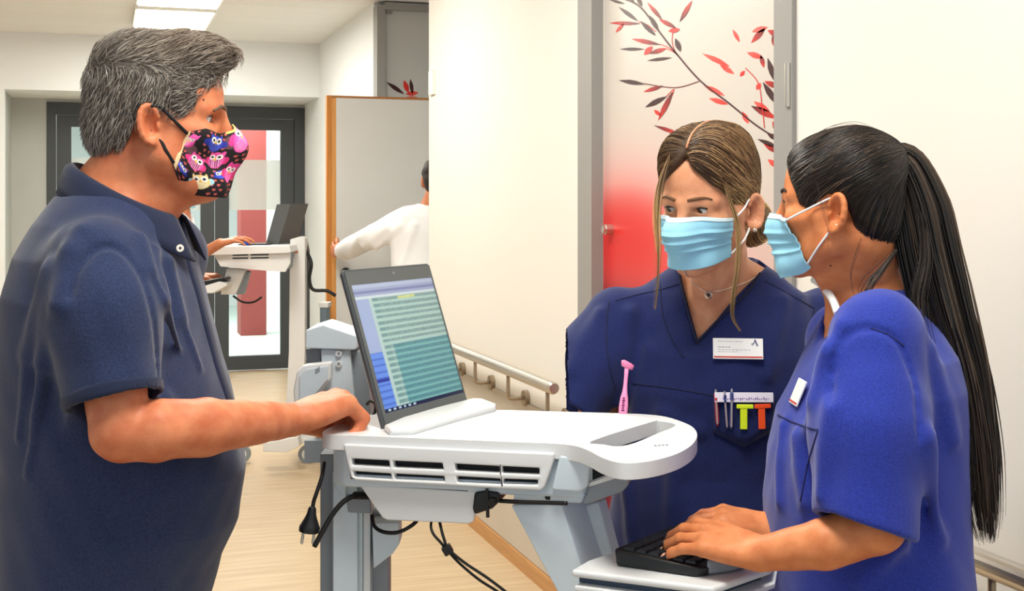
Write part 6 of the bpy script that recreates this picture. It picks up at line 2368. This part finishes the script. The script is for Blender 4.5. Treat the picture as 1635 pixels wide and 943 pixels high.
Sc.path([C(706, 350, WD), C(716, 452, WD), C(709, 508, WD - 0.1)], [0.070, 0.062, 0.054], 0.05)
for (a, b) in (((640, 360), (600, 395)), ((620, 362), (580, 392)), ((662, 360), (640, 430)), ((575, 378), (560, 408))):
    p0, p1 = hit(Sc, *a, 6.3, 7.5)[0], hit(Sc, *b, 6.3, 7.5)[0]
    Sc.cap(p0 + [0, 0.004, 0], p1 + [0, 0.006, 0], 0.018, 0.012, 0.03)
Sc.path([frw(0, 0, -0.04), np.array([tx + 0.04, WD, 1.42])], [0.068, 0.07], 0.01, 's')
Sc.warp = wobble(0.004, 20, 6, 91)
put_sdf('coat', Sc, (tx - 0.65, WD - 0.35, 0.55), (tx + 0.4, WD + 0.55, 1.55), 0.007, M_coat, wp)
small_hair(frw, wp, (40, 32, 30), regd)
legs(wp, tx, WD, 0.78, (0.1, 1), mat('trousers_white', (228, 228, 230), 0.85), MATS['shoe_white'], rx=0.17, ry=0.125, gap=0.09)

# ---- the one at the far cart, mostly hidden behind the man
VD = 7.0
vp = thing('person', 'masked person in white tunic at the far cart, mostly hidden behind the man', 'person', (C(276, 400, VD)[0], VD, 0.0))
frv = Frame(C(288, 292, VD), (0.95, -0.3), pitch=math.radians(14), scale=1.0)
tx = C(272, 400, VD)[0]
rows = [(0.55, tx, VD, 0.14, 0.19), (0.9, tx, VD, 0.13, 0.18), (1.1, tx, VD, 0.13, 0.18), (1.28, tx + 0.02, VD, 0.125, 0.18), (1.36, tx + 0.03, VD, 0.10, 0.14), (1.41, tx + 0.04, VD, 0.07, 0.08), (1.44, tx + 0.05, VD, 0.055, 0.055)]
varm = [C(276, 352, VD - 0.17), C(296, 420, VD - 0.22), C(352, 388, VD - 0.35)]
Sv = Sdf()
Sv.loft([r for r in rows if r[0] > 0.7], off=-0.02, k=0)
Sv.path([frv(0, -0.014, -0.055), np.array([tx + 0.045, VD, 1.40])], [0.052, 0.065], 0.03)
head_sdf(Sv, frv)
Sv.path(varm, [0.045, 0.036, 0.026], 0.02)
hand(Sv, varm[-1], C(392, 378, VD - 0.36) - varm[-1], np.array([0, 1, 0.1]), np.array([0, -0.2, 1]), 1.0, mcp=(14, 14, 14, 14), pip=(20, 20, 20, 20), thumb=[(0.02, 0.03, -0.005), (0.05, 0.05, -0.01), (0.08, 0.055, -0.02), (0.1, 0.056, -0.03)])
varm2 = [C(276, 352, VD + 0.17), C(290, 430, VD + 0.2), C(322, 440, VD + 0.1)]
Sv.path(varm2, [0.045, 0.036, 0.026], 0.02)
hand(Sv, varm2[-1], np.array([1, -0.1, 0]), np.array([0, -1, 0.1]), np.array([0, -0.1, 1]), 1.0, thumb=[(0.02, 0.03, -0.005), (0.05, 0.05, -0.01), (0.08, 0.055, -0.02), (0.1, 0.056, -0.03)])
put_sdf('body', Sv, (tx - 0.25, VD - 0.55, 0.65), (tx + 0.65, VD + 0.4, 1.75), 0.0055, M_skin4, vp)
Sc = Sdf()
Sc.loft(rows, k=0)
Sc.path([C(274, 354, VD - 0.16), C(290, 405, VD - 0.21)], [0.072, 0.066], 0.05)
Sc.path([C(274, 354, VD + 0.16), C(288, 410, VD + 0.2)], [0.072, 0.066], 0.05)
Sc.path([frv(0, 0, -0.04), np.array([tx + 0.05, VD, 1.40])], [0.066, 0.066], 0.01, 's')
Sc.path([np.array([tx + 0.10, VD, 1.42]), np.array([tx + 0.14, VD, 1.33])], [0.06, 0.02], 0.01, 's')
Sc.warp = wobble(0.003, 20, 6, 92)
put_sdf('tunic', Sc, (tx - 0.25, VD - 0.45, 0.5), (tx + 0.4, VD + 0.45, 1.5), 0.007, M_coat, vp)
small_hair(frv, vp, (140, 84, 50), regd)
hullv = mask_hull(frv)
o, d, t, a, v = mask_grid(frv, hullv, (-0.012, -0.026), (-0.118, -0.09), 62, 58, 25, 20, 0.006, 4)
put_sheet('face_mask', o + d * t[..., None], MATS['surgical_blue'], vp, 0.002, outdir=d)
legs(vp, tx, VD, 0.78, (1, 0), MATS['trousers_white'], MATS['shoe_white'], rx=0.17, ry=0.125, gap=0.09)
